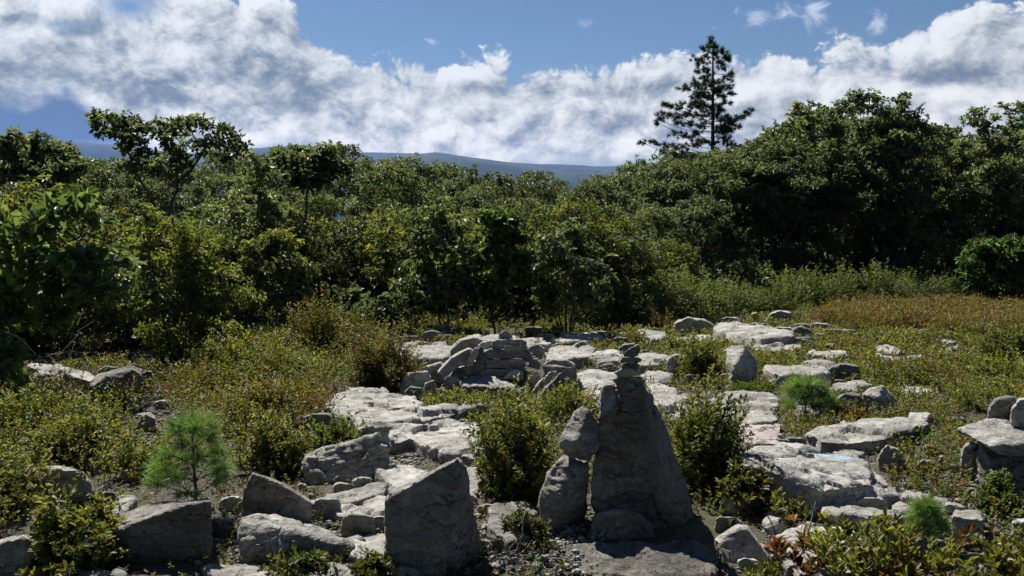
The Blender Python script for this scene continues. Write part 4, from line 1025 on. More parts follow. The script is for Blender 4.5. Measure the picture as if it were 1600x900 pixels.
def px_tree(name, label, seed, base, d, clumps, stems, depth=.5, **kw):
    """clumps (px, py, rx, ry[, ddepth]) and stems [(px, py[, ddepth])...] at distance d, made in metres round the tree's foot"""
    leaf = kw.pop('leaf', M_OAK); bark = kw.pop('bark', M_BARK); cat = kw.pop('cat', 'tree'); group = kw.pop('group', None)
    f = at(base[0], base[1], d); o = np.array([f.x, f.y, gz(f.x, f.y)])
    rs = random.Random(seed); cl = []
    for c in clumps:
        dd = c[4] if len(c) > 4 else rs.uniform(-depth, depth)
        p_ = np.array(at(c[0], c[1], d + dd)) - o; k = d / FPX
        cl.append((p_[0], p_[1], p_[2], c[2] * k, max(c[2] * k * .9, .15), c[3] * k))
    st = []
    for s_ in stems:
        l = [(0, 0, -.2)] if True else []
        l = [tuple(np.array(at(q_[0], q_[1], d + (q_[2] if len(q_) > 2 else 0))) - o) for q_ in s_]
        l = [(l[0][0] * .3, l[0][1] * .3, -.2)] + l
        st.append(l)
    ms = make_tree(seed, cl, st, **kw)
    e = put_tree(ms, name, label, cat, tuple(o), leaf=leaf, bark=bark, group=group)
    return e
# the spreading open oak at left
px_tree('spreading_oak', 'open umbrella shaped oak with dark forking limbs standing over the wood at left', 51, (256, 470), 15.5,
        [(150, 182, 18, 14), (178, 190, 22, 16), (160, 205, 20, 12), (200, 200, 20, 18), (205, 222, 18, 12), (232, 205, 20, 14), (255, 198, 20, 14), (285, 196, 22, 14), (270, 215, 20, 12), (310, 190, 22, 12), (330, 200, 20, 12),
         (345, 212, 20, 14), (365, 222, 18, 12), (380, 238, 14, 12), (345, 240, 16, 9), (220, 240, 20, 10), (190, 235, 14, 8), (300, 222, 12, 8), (240, 260, 18, 9), (205, 262, 12, 8), (275, 250, 14, 8)],
        [[(250, 470), (248, 360), (244, 330), (232, 300), (215, 275)], [(262, 470), (262, 370), (266, 330), (278, 285), (300, 265), (325, 225)]],
        natt=900, nleaf=4300, L=.115, pal=OAK, step=.13, infl=1.5, kill=.16, tip=.0065, mx=.11, jit=.07, droop=.25)
# trees whose tops make the silhouette at the right
px_tree('tall_oak', 'highest oak at right with three separate leafy heads and sky gaps', 52, (1375, 440), 28,
        [(1335, 150, 20, 14), (1318, 165, 16, 12), (1350, 160, 14, 14), (1375, 168, 18, 16), (1372, 148, 14, 10), (1402, 165, 12, 14), (1416, 152, 8, 12), (1415, 175, 14, 12), (1340, 195, 22, 14), (1380, 200, 24, 16), (1300, 185, 18, 12), (1420, 200, 24, 12), (1450, 203, 20, 10), (1472, 210, 14, 8), (1330, 240, 40, 16), (1400, 240, 40, 18), (1375, 275, 60, 18), (1325, 300, 50, 18), (1425, 315, 50, 18), (1365, 345, 60, 18), (1405, 370, 50, 14)],
        [[(1365, 440), (1365, 320), (1350, 230)], [(1378, 440), (1385, 300), (1392, 210)]], natt=1500, nleaf=13000, L=.165, step=.22, infl=2.1, kill=.26, jit=.09)
px_tree('tall_oak', 'oak with a rounded leafy head just left of the highest one', 53, (1262, 440), 27.5,
        [(1248, 172, 12, 12), (1270, 165, 18, 12), (1285, 178, 12, 10), (1240, 190, 18, 10), (1262, 200, 30, 14), (1215, 205, 16, 12), (1210, 225, 22, 12), (1290, 215, 20, 12), (1240, 245, 34, 16), (1185, 235, 14, 10), (1240, 275, 60, 18), (1190, 300, 50, 18), (1290, 315, 50, 18), (1230, 345, 60, 18), (1270, 370, 50, 14)],
        [[(1258, 440), (1255, 330), (1258, 240)], [(1266, 440), (1240, 320), (1225, 250)]], natt=1200, nleaf=10500, L=.165, step=.22, infl=2.1, kill=.26, jit=.09)
px_tree('tall_oak', 'oak cut by the right edge with loose heads against the cloud', 54, (1580, 430), 28,
        [(1522, 172, 12, 10), (1515, 190, 16, 10), (1550, 178, 16, 10), (1580, 168, 16, 10), (1605, 170, 18, 12), (1540, 200, 20, 10), (1580, 198, 22, 12), (1620, 200, 24, 14), (1560, 235, 40, 14), (1510, 225, 18, 10), (1575, 275, 60, 18), (1525, 300, 50, 18), (1625, 315, 50, 18), (1565, 345, 60, 18), (1605, 370, 50, 14)],
        [[(1575, 430), (1570, 320), (1560, 240)], [(1590, 430), (1600, 320), (1600, 230)]], natt=1200, nleaf=10500, L=.165, step=.22, infl=2.1, kill=.26, jit=.09)
px_tree('small_oak', 'loose topped oak at the far left before the mountain', 55, (50, 460), 17,
        [(20, 215, 18, 10), (50, 222, 20, 10), (10, 235, 20, 10), (80, 235, 18, 10), (40, 250, 30, 12), (100, 240, 14, 8), (120, 262, 14, 8), (90, 270, 20, 10), (0, 270, 20, 12)],
        [[(45, 460), (42, 350), (40, 280)], [(60, 460), (100, 330), (90, 280)]], natt=600, nleaf=5500, L=.13, step=.16, infl=1.5, kill=.2)
px_tree('small_oak', 'slender oak with bushy round head left of the mountain summit', 56, (470, 460), 17,
        [(478, 240, 22, 10), (505, 236, 16, 8), (455, 252, 20, 10), (500, 256, 24, 10), (545, 262, 16, 8), (430, 245, 12, 7), (480, 280, 40, 14)],
        [[(470, 460), (475, 360), (480, 290)]], natt=500, nleaf=4500, L=.12, step=.16, infl=1.5, kill=.2)
px_tree('dead_snag_oak', 'dark thin trunked oak with little foliage between the umbrella oak and the mound', 57, (395, 480), 13.5,
        [(402, 252, 12, 8), (382, 282, 12, 8), (432, 280, 12, 8), (360, 300, 12, 7), (418, 318, 16, 9), (370, 345, 16, 9), (445, 340, 16, 9), (400, 370, 20, 8), (440, 400, 20, 10), (360, 400, 20, 10)],
        [[(392, 500), (395, 400), (405, 300), (408, 260)], [(375, 500), (380, 400), (365, 320)]], natt=450, nleaf=3000, L=.10, step=.14, infl=1.4, kill=.2, tip=.006)
# near glossy oak at left, reaching in from outside the frame
px_tree('near_oak', 'nearest oak reaching in from the left edge with big glossy leaves', 58, (-70, 640), 7.2,
        [(10, 345, 40, 10), (60, 352, 40, 12), (110, 318, 40, 12), (30, 378, 50, 12), (-60, 360, 60, 30), (60, 420, 60, 16), (120, 412, 50, 12), (170, 400, 42, 9), (212, 402, 18, 6), (185, 432, 30, 8), (30, 455, 60, 16), (100, 452, 50, 12), (-40, 470, 60, 30), (150, 455, 36, 9), (20, 500, 50, 14), (80, 495, 30, 9), (0, 545, 40, 14), (10, 590, 26, 18), (-50, 560, 50, 30), (130, 345, 30, 8)],
        [[(-70, 640), (-70, 560), (-50, 480), (-30, 420)], [(-90, 640), (-100, 500), (-80, 380)], [(-60, 645), (-20, 600)]],
        depth=.4, natt=1300, nleaf=4000, L=.12, asp=.50, step=.09, infl=1.0, kill=.11, seg=2, tip=.0045, jit=.05, droop=.3, pal=[(5, (.09, .13, .046)), (4, (.11, .15, .05)), (1, (.16, .20, .06))])
# light green birch like shrub left of the mound
px_tree('young_birch', 'tall light green small leaved young birch clump before the left wood', 59, (290, 590), 9.3,
        [(225, 345, 20, 22), (215, 395, 24, 22), (290, 365, 26, 20), (270, 350, 14, 14), (300, 400, 40, 22), (250, 420, 36, 22), (340, 420, 32, 20), (235, 470, 34, 24), (290, 460, 40, 26), (345, 465, 34, 24), (390, 470, 20, 20), (250, 520, 36, 22), (310, 520, 40, 24), (360, 520, 26, 20), (285, 555, 40, 14)],
        [[(285, 590), (282, 500), (286, 400), (290, 370)], [(275, 590), (255, 500), (232, 400), (226, 350)], [(298, 590), (320, 500), (340, 430)], [(292, 592), (302, 480), (305, 410)]],
        depth=.35, natt=1500, nleaf=10500, L=.055, asp=.6, step=.09, infl=1.0, kill=.12, tip=.0035, jit=.06, per=5, pal=BIRCH, leaf=M_SHRUB)
px_tree('young_birch', 'second young birch clump, darker, right of the light green one', 60, (415, 520), 11.5,
        [(400, 390, 26, 18), (440, 380, 26, 18), (420, 420, 40, 22), (470, 420, 26, 20), (400, 460, 30, 20), (450, 465, 34, 18), (380, 430, 20, 18)],
        [[(415, 520), (412, 450), (405, 400)], [(425, 520), (440, 450), (442, 390)]], depth=.4, natt=900, nleaf=6500, L=.07, asp=.6, step=.1, infl=1.0, kill=.14, tip=.004, jit=.07, per=5, pal=OAKY, leaf=M_SHRUB)
# saplings at the clearing edge
px_tree('sapling', 'slender sapling with large bright leaves behind the large cairn heap', 61, (770, 515), 13.2,
        [(790, 350, 22, 14), (770, 375, 30, 12), (815, 372, 20, 10), (755, 400, 26, 10), (800, 405, 26, 10), (740, 435, 24, 9), (780, 440, 26, 9), (820, 435, 20, 9), (735, 460, 20, 7), (790, 470, 20, 7), (755, 340, 14, 8)],
        [[(771, 515), (770, 440), (776, 390), (786, 350)]], depth=.35, natt=500, nleaf=3300, L=.15, asp=.5, step=.11, infl=1.2, kill=.16, tip=.005, jit=.06, seg=2, pal=[(3, (.09, .13, .04)), (2, (.07, .10, .03)), (1, (.12, .16, .06))])
px_tree('multi_stem_oak', 'bushy small oak with several bare dark stems right of the slender sapling', 62, (885, 520), 12.9,
        [(885, 370, 30, 14), (860, 385, 24, 12), (910, 385, 30, 14), (870, 410, 36, 14), (925, 415, 30, 14), (850, 430, 24, 12), (900, 440, 40, 14), (945, 440, 24, 12), (920, 465, 34, 10), (860, 460, 20, 8), (890, 350, 14, 8)],
        [[(880, 520), (868, 470), (860, 430)], [(884, 520), (884, 460), (888, 400)], [(890, 520), (898, 470), (915, 430)], [(876, 520), (850, 465), (846, 435)]], depth=.5, natt=800, nleaf=4600, L=.10, asp=.5, step=.11, infl=1.2, kill=.16, tip=.0055, jit=.08, pal=OAK)
px_tree('sapling', 'thin many branched sapling left of the slender bright leaved one', 63, (700, 510), 13.6,
        [(690, 330, 30, 14), (660, 350, 24, 12), (715, 350, 24, 12), (650, 385, 26, 12), (700, 385, 34, 12), (665, 420, 34, 12), (715, 430, 26, 12), (640, 445, 26, 10), (690, 460, 34, 10)],
        [[(700, 510), (698, 430), (690, 360)], [(690, 510), (668, 430), (662, 380)]], depth=.5, natt=700, nleaf=4200, L=.11, step=.12, infl=1.2, kill=.18, tip=.005, pal=OAKY)
px_tree('sapling', 'pale leaved low oak sapling at the right end of the mound', 64, (590, 520), 12.3,
        [(545, 470, 18, 8), (560, 455, 14, 8), (600, 480, 24, 8), (630, 470, 18, 8), (575, 490, 26, 8), (610, 500, 20, 6), (545, 490, 14, 6)],
        [[(588, 520), (592, 500), (598, 485)], [(580, 520), (562, 490), (555, 465)]], depth=.3, natt=300, nleaf=1500, L=.12, step=.09, infl=1.2, kill=.14, tip=.005, seg=2, pal=[(3, (.11, .14, .07)), (2, (.08, .11, .04))])
px_tree('sumac', 'bright green feathery sumac like shrub at the right edge of the clearing', 65, (1560, 468), 21.5,
        [(1530, 385, 22, 7), (1565, 375, 22, 8), (1595, 385, 24, 8), (1515, 405, 20, 6), (1550, 402, 26, 7), (1590, 410, 28, 8), (1530, 425, 24, 6), (1575, 430, 30, 7), (1610, 430, 24, 8), (1545, 448, 28, 6), (1600, 450, 30, 7), (1625, 395, 20, 10)],
        [[(1560, 468), (1555, 430), (1545, 400)], [(1568, 468), (1580, 430), (1590, 395)], [(1555, 468), (1530, 440)]], depth=.5, natt=600, nleaf=7500, L=.16, asp=.3, per=9, step=.15, infl=1.7, kill=.22, tip=.006, pal=[(3, (.085, .135, .035)), (2, (.11, .16, .045))], droop=.35)
px_tree('sapling', 'pale leaved shrub before the dark wood under the tall pine', 66, (1182, 476), 20.5,
        [(1130, 420, 20, 8), (1160, 432, 20, 8), (1190, 445, 20, 8), (1115, 440, 18, 8), (1150, 450, 30, 8), (1200, 430, 14, 6), (1180, 410, 14, 7), (1150, 465, 26, 8), (1190, 462, 26, 8)],
        [[(1170, 470), (1165, 440), (1150, 420)]], depth=.5, natt=350, nleaf=1900, L=.15, step=.14, infl=1.7, kill=.18, tip=.006, pal=[(3, (.07, .095, .04)), (2, (.10, .13, .06))])
# understory shrubs along the forest edge
rng = random.Random(77)
px = -250.0
while px < 1900:
    d = hit(min(max(px, -50), 1650), interp(EDGE, px)).y + rng.uniform(.3, 3.4)
    if 1060 < px < 1520: d += 2.6
    x = (px - 800) / FPX * d
    v = rng.choice(UNDER); s = rng.uniform(.45, 1.0) * (.75 if 1050 < px < 1500 else 1)
    put_tree(v, 'understory_shrub', 'leafy shrub at the wood foot ' + zone_name(px), 'shrub', (x, d, gz(x, d)), rng.uniform(0, 6.28), s, group='shrubs at the foot of the wood, ' + zone_name(px), leaf=M_SHRUB)
    px += rng.uniform(14, 30)

rng = random.Random(79)
for px, d, ty in [(1035, 24, 250), (1062, 27, 243), (1085, 24.5, 240), (1105, 28, 236), (1128, 25, 236), (1150, 28, 228), (1172, 25.5, 222), (1195, 28.5, 208), (1215, 26, 212), (1010, 26, 252), (1300, 31, 178), (1440, 32, 196), (1495, 30, 214), (1640, 29, 172), (1110, 31, 232)]:
    x = (px - 800) / FPX * d; z0 = gz(x, d); s = (CAMZ + (300 - ty) / FPX * d - z0) / 4.95; sx = min(max(s, .7), 1.3)
    t_ = put_tree(rng.choice(HIGH), 'scrub_oak', 'broad oak filling the wood ' + zone_name(px), 'tree', (x, d, z0), rng.uniform(0, 6.28), sx, group='broad oaks of the wood, ' + zone_name(px)); t_.scale = (sx, sx, s)
rng = random.Random(80)
for k in range(22):
    px = 1060 + 30 * k + rng.uniform(-12, 12); d = rng.uniform(33, 39); x = (px - 800) / FPX * d; z0 = gz(x, d); s = rng.uniform(.8, 1.05)
    put_tree(rng.choice(OAKS), 'scrub_oak', 'low oak closing the gaps deep in the wood ' + zone_name(px), 'tree', (x, d, z0), rng.uniform(0, 6.28), s, group='low oaks deep in the wood, ' + zone_name(px))
rng = random.Random(78)
px = 1020.0
while px < 1750:
    d = rng.uniform(27, 30); x = (px - 800) / FPX * d; s_ = rng.uniform(.9, 1.5)
    put_tree(rng.choice(UNDER), 'understory_oak', 'low shaded oak beneath the tall oaks ' + zone_name(px), 'tree', (x, d, gz(x, d)), rng.uniform(0, 6.28), s_, group='low oaks beneath the tall oaks')
    px += rng.uniform(90, 150)

# ---- pines
def needle_tuft(rs, ctr, ax, n, L, W, pal, spread=.9):
    m = len(ctr); c = np.repeat(ctr, n, 0); a = np.repeat(unit(ax), n, 0); k = len(c)
    rd = rnd_dir(rs, k); d = unit(rd * spread + a * .75)
    col = np.repeat(pick(rs, m, pal, .15), n, 0) * np.exp(rs.normal(0, .15, (k, 1)))
    LL = L * rs.uniform(.7, 1.1, k); s = unit(np.cross(d, rnd_dir(rs, k))) * (W / 2)
    c = c + a * rs.uniform(-.35, .1, (k, 1)) * L
    V = np.stack([c - s, c + s, c + d * LL[:, None] - np.array([0, 0, 1]) * (LL * .06)[:, None]], 1).reshape(-1, 3)
    return V, np.arange(k * 3).reshape(-1, 3), np.repeat(col, 3, 0)
PINE = [(3, (0.024, 0.046, 0.024)), (2, (0.033, 0.057, 0.029)), (1, (0.046, 0.072, 0.033))]
SEEDL = [(3, (.15, .235, .07)), (3, (.18, .28, .085)), (1, (.22, .26, .09))]
def tall_pine():
    rs = np.random.RandomState(5); d0 = 33.0; k = d0 / FPX
    f = at(1114, 400, d0); o = np.array([f.x, f.y, gz(f.x, f.y)])
    def W(px, py, dd=0.0): return np.array(at(px, py, d0 + dd)) - o
    H = W(1113, 58)[2]
    tr = [W(1114, y_) for y_ in np.linspace(380, 58, 40)]
    tr = [np.array([0, 0, -.3])] + [np.array([t[0] * 1.0, 0, t[2]]) for t in tr]
    N = [t for t in tr]; P = [-1] + list(range(len(tr) - 1))
    zt = np.array([t[2] for t in tr])
    cl = [(1112, 64, 3, 5), (1108, 72, 5, 6), (1117, 74, 6, 6), (1099, 76, 4, 4), (1104, 84, 8, 6), (1119, 86, 7, 7), (1128, 82, 4, 5), (1090, 92, 10, 5), (1100, 98, 10, 5), (1133, 88, 7, 5), (1141, 93, 5, 4), (1125, 98, 8, 5), (1095, 108, 9, 5), (1106, 114, 10, 6), (1128, 106, 7, 4),
          (1104, 124, 10, 6), (1144, 114, 6, 5), (1136, 122, 8, 4), (1100, 132, 8, 4), (1084, 132, 12, 6), (1073, 138, 10, 6), (1092, 142, 12, 6), (1088, 152, 12, 6), (1102, 150, 10, 6), (1126, 138, 8, 4), (1138, 138, 9, 6), (1142, 146, 7, 5), (1124, 150, 8, 5), (1132, 160, 8, 4),
          (1037, 163, 8, 3), (1048, 165, 10, 4), (1062, 165, 9, 5), (1078, 162, 12, 7), (1094, 164, 12, 7), (1108, 168, 8, 6), (1126, 172, 9, 4), (1036, 178, 7, 4), (1048, 180, 10, 5), (1062, 182, 10, 5), (1078, 178, 12, 5), (1094, 182, 12, 5), (1030, 187, 8, 4), (1027, 192, 5, 3),
          (1060, 192, 7, 3), (1082, 194, 12, 5), (1100, 196, 10, 5), (1126, 186, 8, 4), (1136, 184, 8, 4), (1147, 190, 9, 5), (1158, 183, 8, 4), (1168, 176, 7, 4), (1175, 172, 3, 2), (1153, 198, 5, 3), (1128, 198, 10, 5), (1140, 203, 8, 3),
          (1055, 208, 10, 3), (1070, 212, 12, 4), (1090, 208, 12, 5), (1130, 214, 10, 4), (1004, 223, 7, 2.5), (1018, 222, 9, 3), (1032, 224, 8, 3), (1050, 228, 9, 4), (1066, 228, 12, 5), (1086, 226, 12, 6), (1110, 226, 10, 5), (1138, 226, 9, 4),
          (1052, 242, 12, 4), (1076, 244, 14, 6), (1100, 246, 12, 5), (1130, 242, 12, 5), (1060, 262, 14, 5), (1090, 264, 14, 5), (1125, 262, 14, 5)]
    ctr = []; ax = []
    def limb(end, rx, rz, ntuft):
        r_ = math.hypot(end[0], end[1]); zb = end[2] - r_ * .22
        j = int(np.argmin(np.abs(zt - max(zb, 1.5)))); a = N[j]; prev = j; m = max(2, int(np.linalg.norm(end - a) / .22))
        for q_ in range(1, m + 1):
            t = q_ / m; p_ = a + (end - a) * t; p_ = p_ + np.array([0, 0, -.25 * r_ * .25 * math.sin(t * math.pi)])
            N.append(p_); P.append(prev); prev = len(N) - 1
        for q_ in range(ntuft):
            c = end + rs.normal(0, 1, 3) * np.array([rx, rx, rz]) * .55
            ctr.append(c); ax.append(unit(np.array([c[0] - a[0], c[1] - a[1], .35 + rs.rand() * .5])))
            if q_ % 3 == 0: N.append(c); P.append(prev)
    for (px, py, rx, ry) in cl:
        r_ = abs(px - 1114) * k; lim = 0.30 * (H - W(px, py)[2]) + .2
        dd = rs.uniform(-1, 1) * max(.1, math.sqrt(max(0.02, lim * lim - r_ * r_)) * .6)
        limb(W(px, py, dd), rx * k, ry * k, int(4 + rx * ry * .15))
    # limbs toward and away from the camera, so the tree is as full from the side
    for q_ in range(26):
        z_ = rs.uniform(H * .45, H * .93); lim = 0.26 * (H - z_) + .2; a_ = rs.choice([-1, 1]) * (math.pi / 2 + rs.uniform(-.5, .5))
        rr = lim * rs.uniform(.6, 1.0)
        limb(np.array([math.cos(a_) * rr, math.sin(a_) * rr, z_]), .2, .09, 9)
    N_ = np.array(N); P_ = np.array(P); r, kd = pipe(P_, .007, 2.4, .14)
    nt = len(tr); r[:nt] = np.linspace(.15, .02, nt)
    TV, TF = tubes(N_, P_, r, 5)
    V, F, C = needle_tuft(rs, np.array(ctr), np.array(ax), 34, .20, .02, PINE)
    e = empty('tall_pine', tuple(o)); tag(e, 'tall dark white pine rising alone above the wood, right of centre', 'tree')
    link('trunk', mesh_np('trunk', TV, [TF], smooth=True), M_PBARK, parent=e); link('crown', mesh_np('crown', V, [F], col=C), M_NEEDLE, parent=e)
tall_pine()
def seedling(label, px, py, hpx, wpx, seed, need=.082, nper=62, dens=1.0, W_=.0034, whorls=4):
    rs = np.random.RandomState(seed); g_ = hit(px, py); k = g_.y / FPX; H = hpx * k; Wd = wpx * k / 2
    N = [np.array([0, 0, -.05])]; P = [-1]
    for i in range(1, 15): N.append(np.array([rs.normal(0, .003), rs.normal(0, .003), H * .82 * i / 14])); P.append(i - 1)
    ctr = []; ax = []
    def tuft(c, a): ctr.append(c); ax.append(a)
    for t in np.linspace(.86, 1.0, 3): tuft(np.array([0, 0, H * .82 * t]), np.array([0, 0, 1.0]))
    for w in range(whorls):
        t = .22 + .62 * w / max(1, whorls - 1) ; zb = H * .82 * t; ln = Wd * (1.08 - .55 * (w / max(1, whorls - 1)))
        j = int(t * 14); nb = rs.randint(4, 6)
        for b_ in range(nb):
            a_ = 6.283 * b_ / nb + rs.uniform(-.3, .3) + w; prev = j; dx = np.array([math.cos(a_), math.sin(a_), .42 + .35 * rs.rand()])
            l_ = ln * rs.uniform(.75, 1.05); m = 6
            for q_ in range(1, m + 1):
                p_ = np.array([0, 0, zb]) + dx * l_ * .8 * q_ / m; N.append(p_); P.append(prev); prev = len(N) - 1
                if q_ >= 5: tuft(p_, dx)
                if q_ in (4,) :
                    for s_ in (-1, 1):
                        d2 = unit(dx + s_ * .9 * np.array([-math.sin(a_), math.cos(a_), 0])); e_ = p_ + d2 * l_ * .3
                        N.append(e_); P.append(prev); tuft(e_, d2)
    V, F, C = needle_tuft(rs, np.array(ctr), np.array(ax), int(nper * dens), need, W_, SEEDL, .95)
    r, kd = pipe(np.array(P), .0016, 2.4, .011); TV, TF = tubes(np.array(N), np.array(P), r, 5)
    e = empty('pine_seedling', g_); tag(e, label, 'young pine', 'pine seedlings in the heath')
    link('trunk', mesh_np('trunk', TV, [TF], smooth=True), M_PBARK, parent=e); link('crown', mesh_np('crown', V, [F], col=C), M_NEEDLE, parent=e)
seedling('soft needled pine seedling behind the long dark faced block', 307, 812, 215, 150, 1, whorls=5, nper=50)
seedling('bright green pine seedling on the right before the long layered ledge', 1258, 657, 72, 92, 2, need=.12, W_=.0055, whorls=3)
seedling('bluish tiny pine seedling at lower right behind the foreground shrubs', 1444, 850, 88, 70, 3, need=.06, W_=.0028)

# ---- low heath bushes
YG = [(5, (.140, .160, .036)), (4, (.110, .140, .034)), (2, (.175, .18, .042)), (.3, (.17, .11, .036))]
YGR = [(4, (.145, .150, .040)), (4, (.110, .130, .035)), (.7, (.17, .12, .038)), (.35, (.14, .075, .032))]
GRN = [(5, (0.081, 0.119, 0.027)), (3, (0.115, 0.149, 0.032)), (1, (0.162, 0.162, 0.041))]
RED = [(3, (.15, .09, .032)), (3, (.12, .105, .032)), (1, (.15, .06, .028)), (3, (.10, .105, .028))]
DUL = [(3, (0.098, 0.086, 0.034)), (2, (0.127, 0.098, 0.046)), (2, (0.081, 0.092, 0.029))]
FERN = [(4, (.10, .135, .045)), (3, (.125, .16, .055)), (1, (.15, .17, .05))]
def shoots(rs, base, tip, nl, L, asp, pal, start=.3, seg=2, up=.5, droop=.1):
    """leafy shoots from base to tip; leaves set spirally"""
    n = len(base); t = rs.uniform(start, 1.0, (n, nl)); t[:, 0] = 1.0; ax = unit(tip - base)
    p_ = (base[:, None] + (tip - base)[:, None] * t[..., None]).reshape(-1, 3); a = np.repeat(ax, nl, 0); m = len(p_)
    rd = rnd_dir(rs, m); rd = unit(rd - (rd * a).sum(1, keepdims=True) * a)
    d = unit(rd + a * rs.uniform(.3, 1.1, (m, 1)) + np.array([0, 0, up * .4])); nr = unit(a + np.array([0, 0, .6]) + rs.normal(0, .45, (m, 3)))
    c = np.repeat(pick(rs, n, pal, .16), nl, 0) * np.exp(rs.normal(0, .18, (m, 1)))
    LL = np.repeat(np.broadcast_to(L, (n,)), nl) * rs.uniform(.6, 1.15, m)
    return leaf_geo(p_, d, nr, LL, LL * asp, c, seg, droop)
def stems_geo(base, tip, r):
    n = len(base); N = np.stack([base, tip], 1).reshape(-1, 3); P = np.tile([-1, 0], n) ; P[1::2] = np.arange(n) * 2
    R_ = np.tile([1.0, .5], n) * np.repeat(np.broadcast_to(r, (n,)), 2)
    return tubes(N, P, R_, 3)
def bush_mesh(seed, rx, ry, h, ns, nl, L, asp, pal, seg=2, inner=.45, fill=.5, stem_r=.003):
    rs = np.random.RandomState(seed)
    d = rnd_dir(rs, ns); d[:, 2] = np.abs(d[:, 2]) ** .7
    r = rs.rand(ns, 1) ** fill
    lump = 1 + .42 * vnoise(d * 2.2 + seed)[:, None] + .25 * vnoise(d * 6 + seed)[:, None]
    tip = d * r * lump * np.array([rx, ry, h]); tip[:, 2] = np.maximum(tip[:, 2], .05 * h) + rs.uniform(0, .06, ns) * h
    mid = tip * inner + rs.normal(0, .02, (ns, 3)); mid[:, 2] = np.maximum(tip[:, 2] - np.linalg.norm(tip - mid, axis=1) * .9 - .02, 0)
    V, F, C = shoots(rs, mid, tip, nl, L, asp, pal, .15, seg)
    k = rs.choice(ns, min(ns, 140), replace=False); root = mid[k] * np.array([.15, .15, 0])
    a, b = stems_geo(root - np.array([0, 0, .03]), mid[k], stem_r); c, e = stems_geo(mid, tip, stem_r * .6)
    return mesh_np('stems', np.concatenate([a, c]), [np.concatenate([b, e + len(a)])]), mesh_np('foliage', V, [F], col=C)
def bush(meshes, name, label, loc, rz=0, s=(1, 1, 1), group=None, mat=M_SHRUB, cat='bush'):
    e = empty(name, loc, rz); e.scale = s; tag(e, label, cat, group)
    link('stems', meshes[0], M_STEM, parent=e); link('foliage', meshes[1], mat, parent=e)
    if cat == 'bush' and meshes[0] is not None:
        pass
    return e
def px_bush(label, px, py, wpx, hpx, seed, pal=YG, L=.03, dens=1.0, nl=20, name='heath_bush', deep=1.0, group=None, asp=.48):
    g_ = hit(px, py - hpx * .10); k = g_.y / FPX; rx = wpx * k / 2; h = hpx * k * .93
    ns = int(dens * (260 + 520 * rx * 2 * h * 2)); L = L * max(1, g_.y / 6.5)
    return bush(bush_mesh(seed, rx, rx * deep, h, ns, nl, L, asp, pal), name, label, g_, 0, group=group)
px_bush('dark green glossy bush between the split block and the leaning rocks', 808, 786, 150, 172, 1, [(4, (.115, .145, .034)), (3, (.15, .17, .04)), (.6, (.17, .13, .04))], .032, 1.0)
px_bush('large green bush filling the space right of the standing stone', 1100, 775, 150, 165, 2, [(4, (.105, .135, .032)), (3, (.14, .165, .038)), (.6, (.17, .14, .04))], .033, 1.0)
px_bush('reddish topped bush behind the leaning rocks, in front of the heap', 890, 668, 120, 70, 3, YG, .032, 1.1)
px_bush('yellow green bush with reddish tips at lower left', 122, 895, 165, 115, 4, YG, .036, 1.2)
px_bush('green and yellow bush behind the thin triangular slab', 432, 742, 130, 96, 5, YG, .032, 1.3)
px_bush('low green bush between the half buried boulder and the slabs', 530, 700, 100, 46, 6, GRN, .028)
px_bush('low bush on the shelf in front of the big pale heap boulder', 715, 656, 130, 42, 7, YG, .028)
px_bush('yellowish bush just right of the heap boulder', 800, 690, 100, 60, 8, YG, .030)
px_bush('large rounded bush crowning the heath mound', 505, 575, 190, 95, 9, [(4, (.085, .095, .020)), (3, (.11, .115, .022)), (1, (.14, .08, .024))], .026, 1.5)
px_bush('dark based round bush at the right end of the heath mound', 598, 612, 120, 92, 10, [(4, (.085, .095, .020)), (3, (.12, .105, .024)), (1, (.14, .07, .024))], .026, 1.4)
px_bush('low bush spreading at the left end of the heath mound', 370, 600, 160, 66, 11, YG, .026, 1.3)
px_bush('bush in the middle of the heath mound front', 440, 612, 150, 64, 12, YG, .026, 1.2)
px_bush('brownish bush below the heath mound', 400, 668, 170, 60, 13, YGR, .026, 1.0)
px_bush('pointed green bush beside the angular boulder', 1098, 600, 70, 62, 14, YG, .028, 1.2)
px_bush('low bush in front of the angular boulder', 1175, 614, 80, 16, 15, GRN, .024)
px_bush('yellow bush behind the angular boulder', 1080, 560, 110, 32, 16, YG, .026)
px_bush('green bush on the heath at the right edge', 1575, 570, 110, 60, 17, YG, .028, 1.2)
px_bush('reddish brown bush by the dark shaded boulder at right', 1320, 660, 70, 40, 18, DUL, .024)
px_bush('left yellow green bush of the left heath', 60, 690, 180, 76, 19, YG, .03, 1.2)
px_bush('right bush of the left heath by the bare path', 120, 735, 130, 90, 20, YG, .03, 1.2)
px_bush('nearest bush of the left heath at the photo edge', 10, 800, 140, 90, 21, YGR, .03, 1.1)
px_bush('small green bush right of the squared block', 1560, 800, 70, 50, 22, GRN, .026)
px_bush('small leaning bush left of the blazed boulder', 1165, 800, 80, 76, 23, YGR, .034)
px_bush('low tangle of leaves before the low wide boulder', 470, 905, 120, 42, 24, [(3, (.08, .10, .03)), (2, (.11, .12, .04))], .03, .5)
px_bush('low leafy tangle at the foot of the split block', 580, 905, 70, 36, 25, [(3, (.08, .10, .03)), (2, (.11, .12, .04))], .032, .5)
px_bush('low sparse leaves on the weathered slab behind the split block', 820, 850, 80, 56, 26, [(3, (.07, .085, .03)), (2, (.10, .10, .04))], .026, .5)
px_bush('tiny yellow shrub growing against the long dark faced block', 268, 850, 44, 32, 27, [(2, (.15, .13, .02)), (2, (.10, .11, .02))], .034, .12)
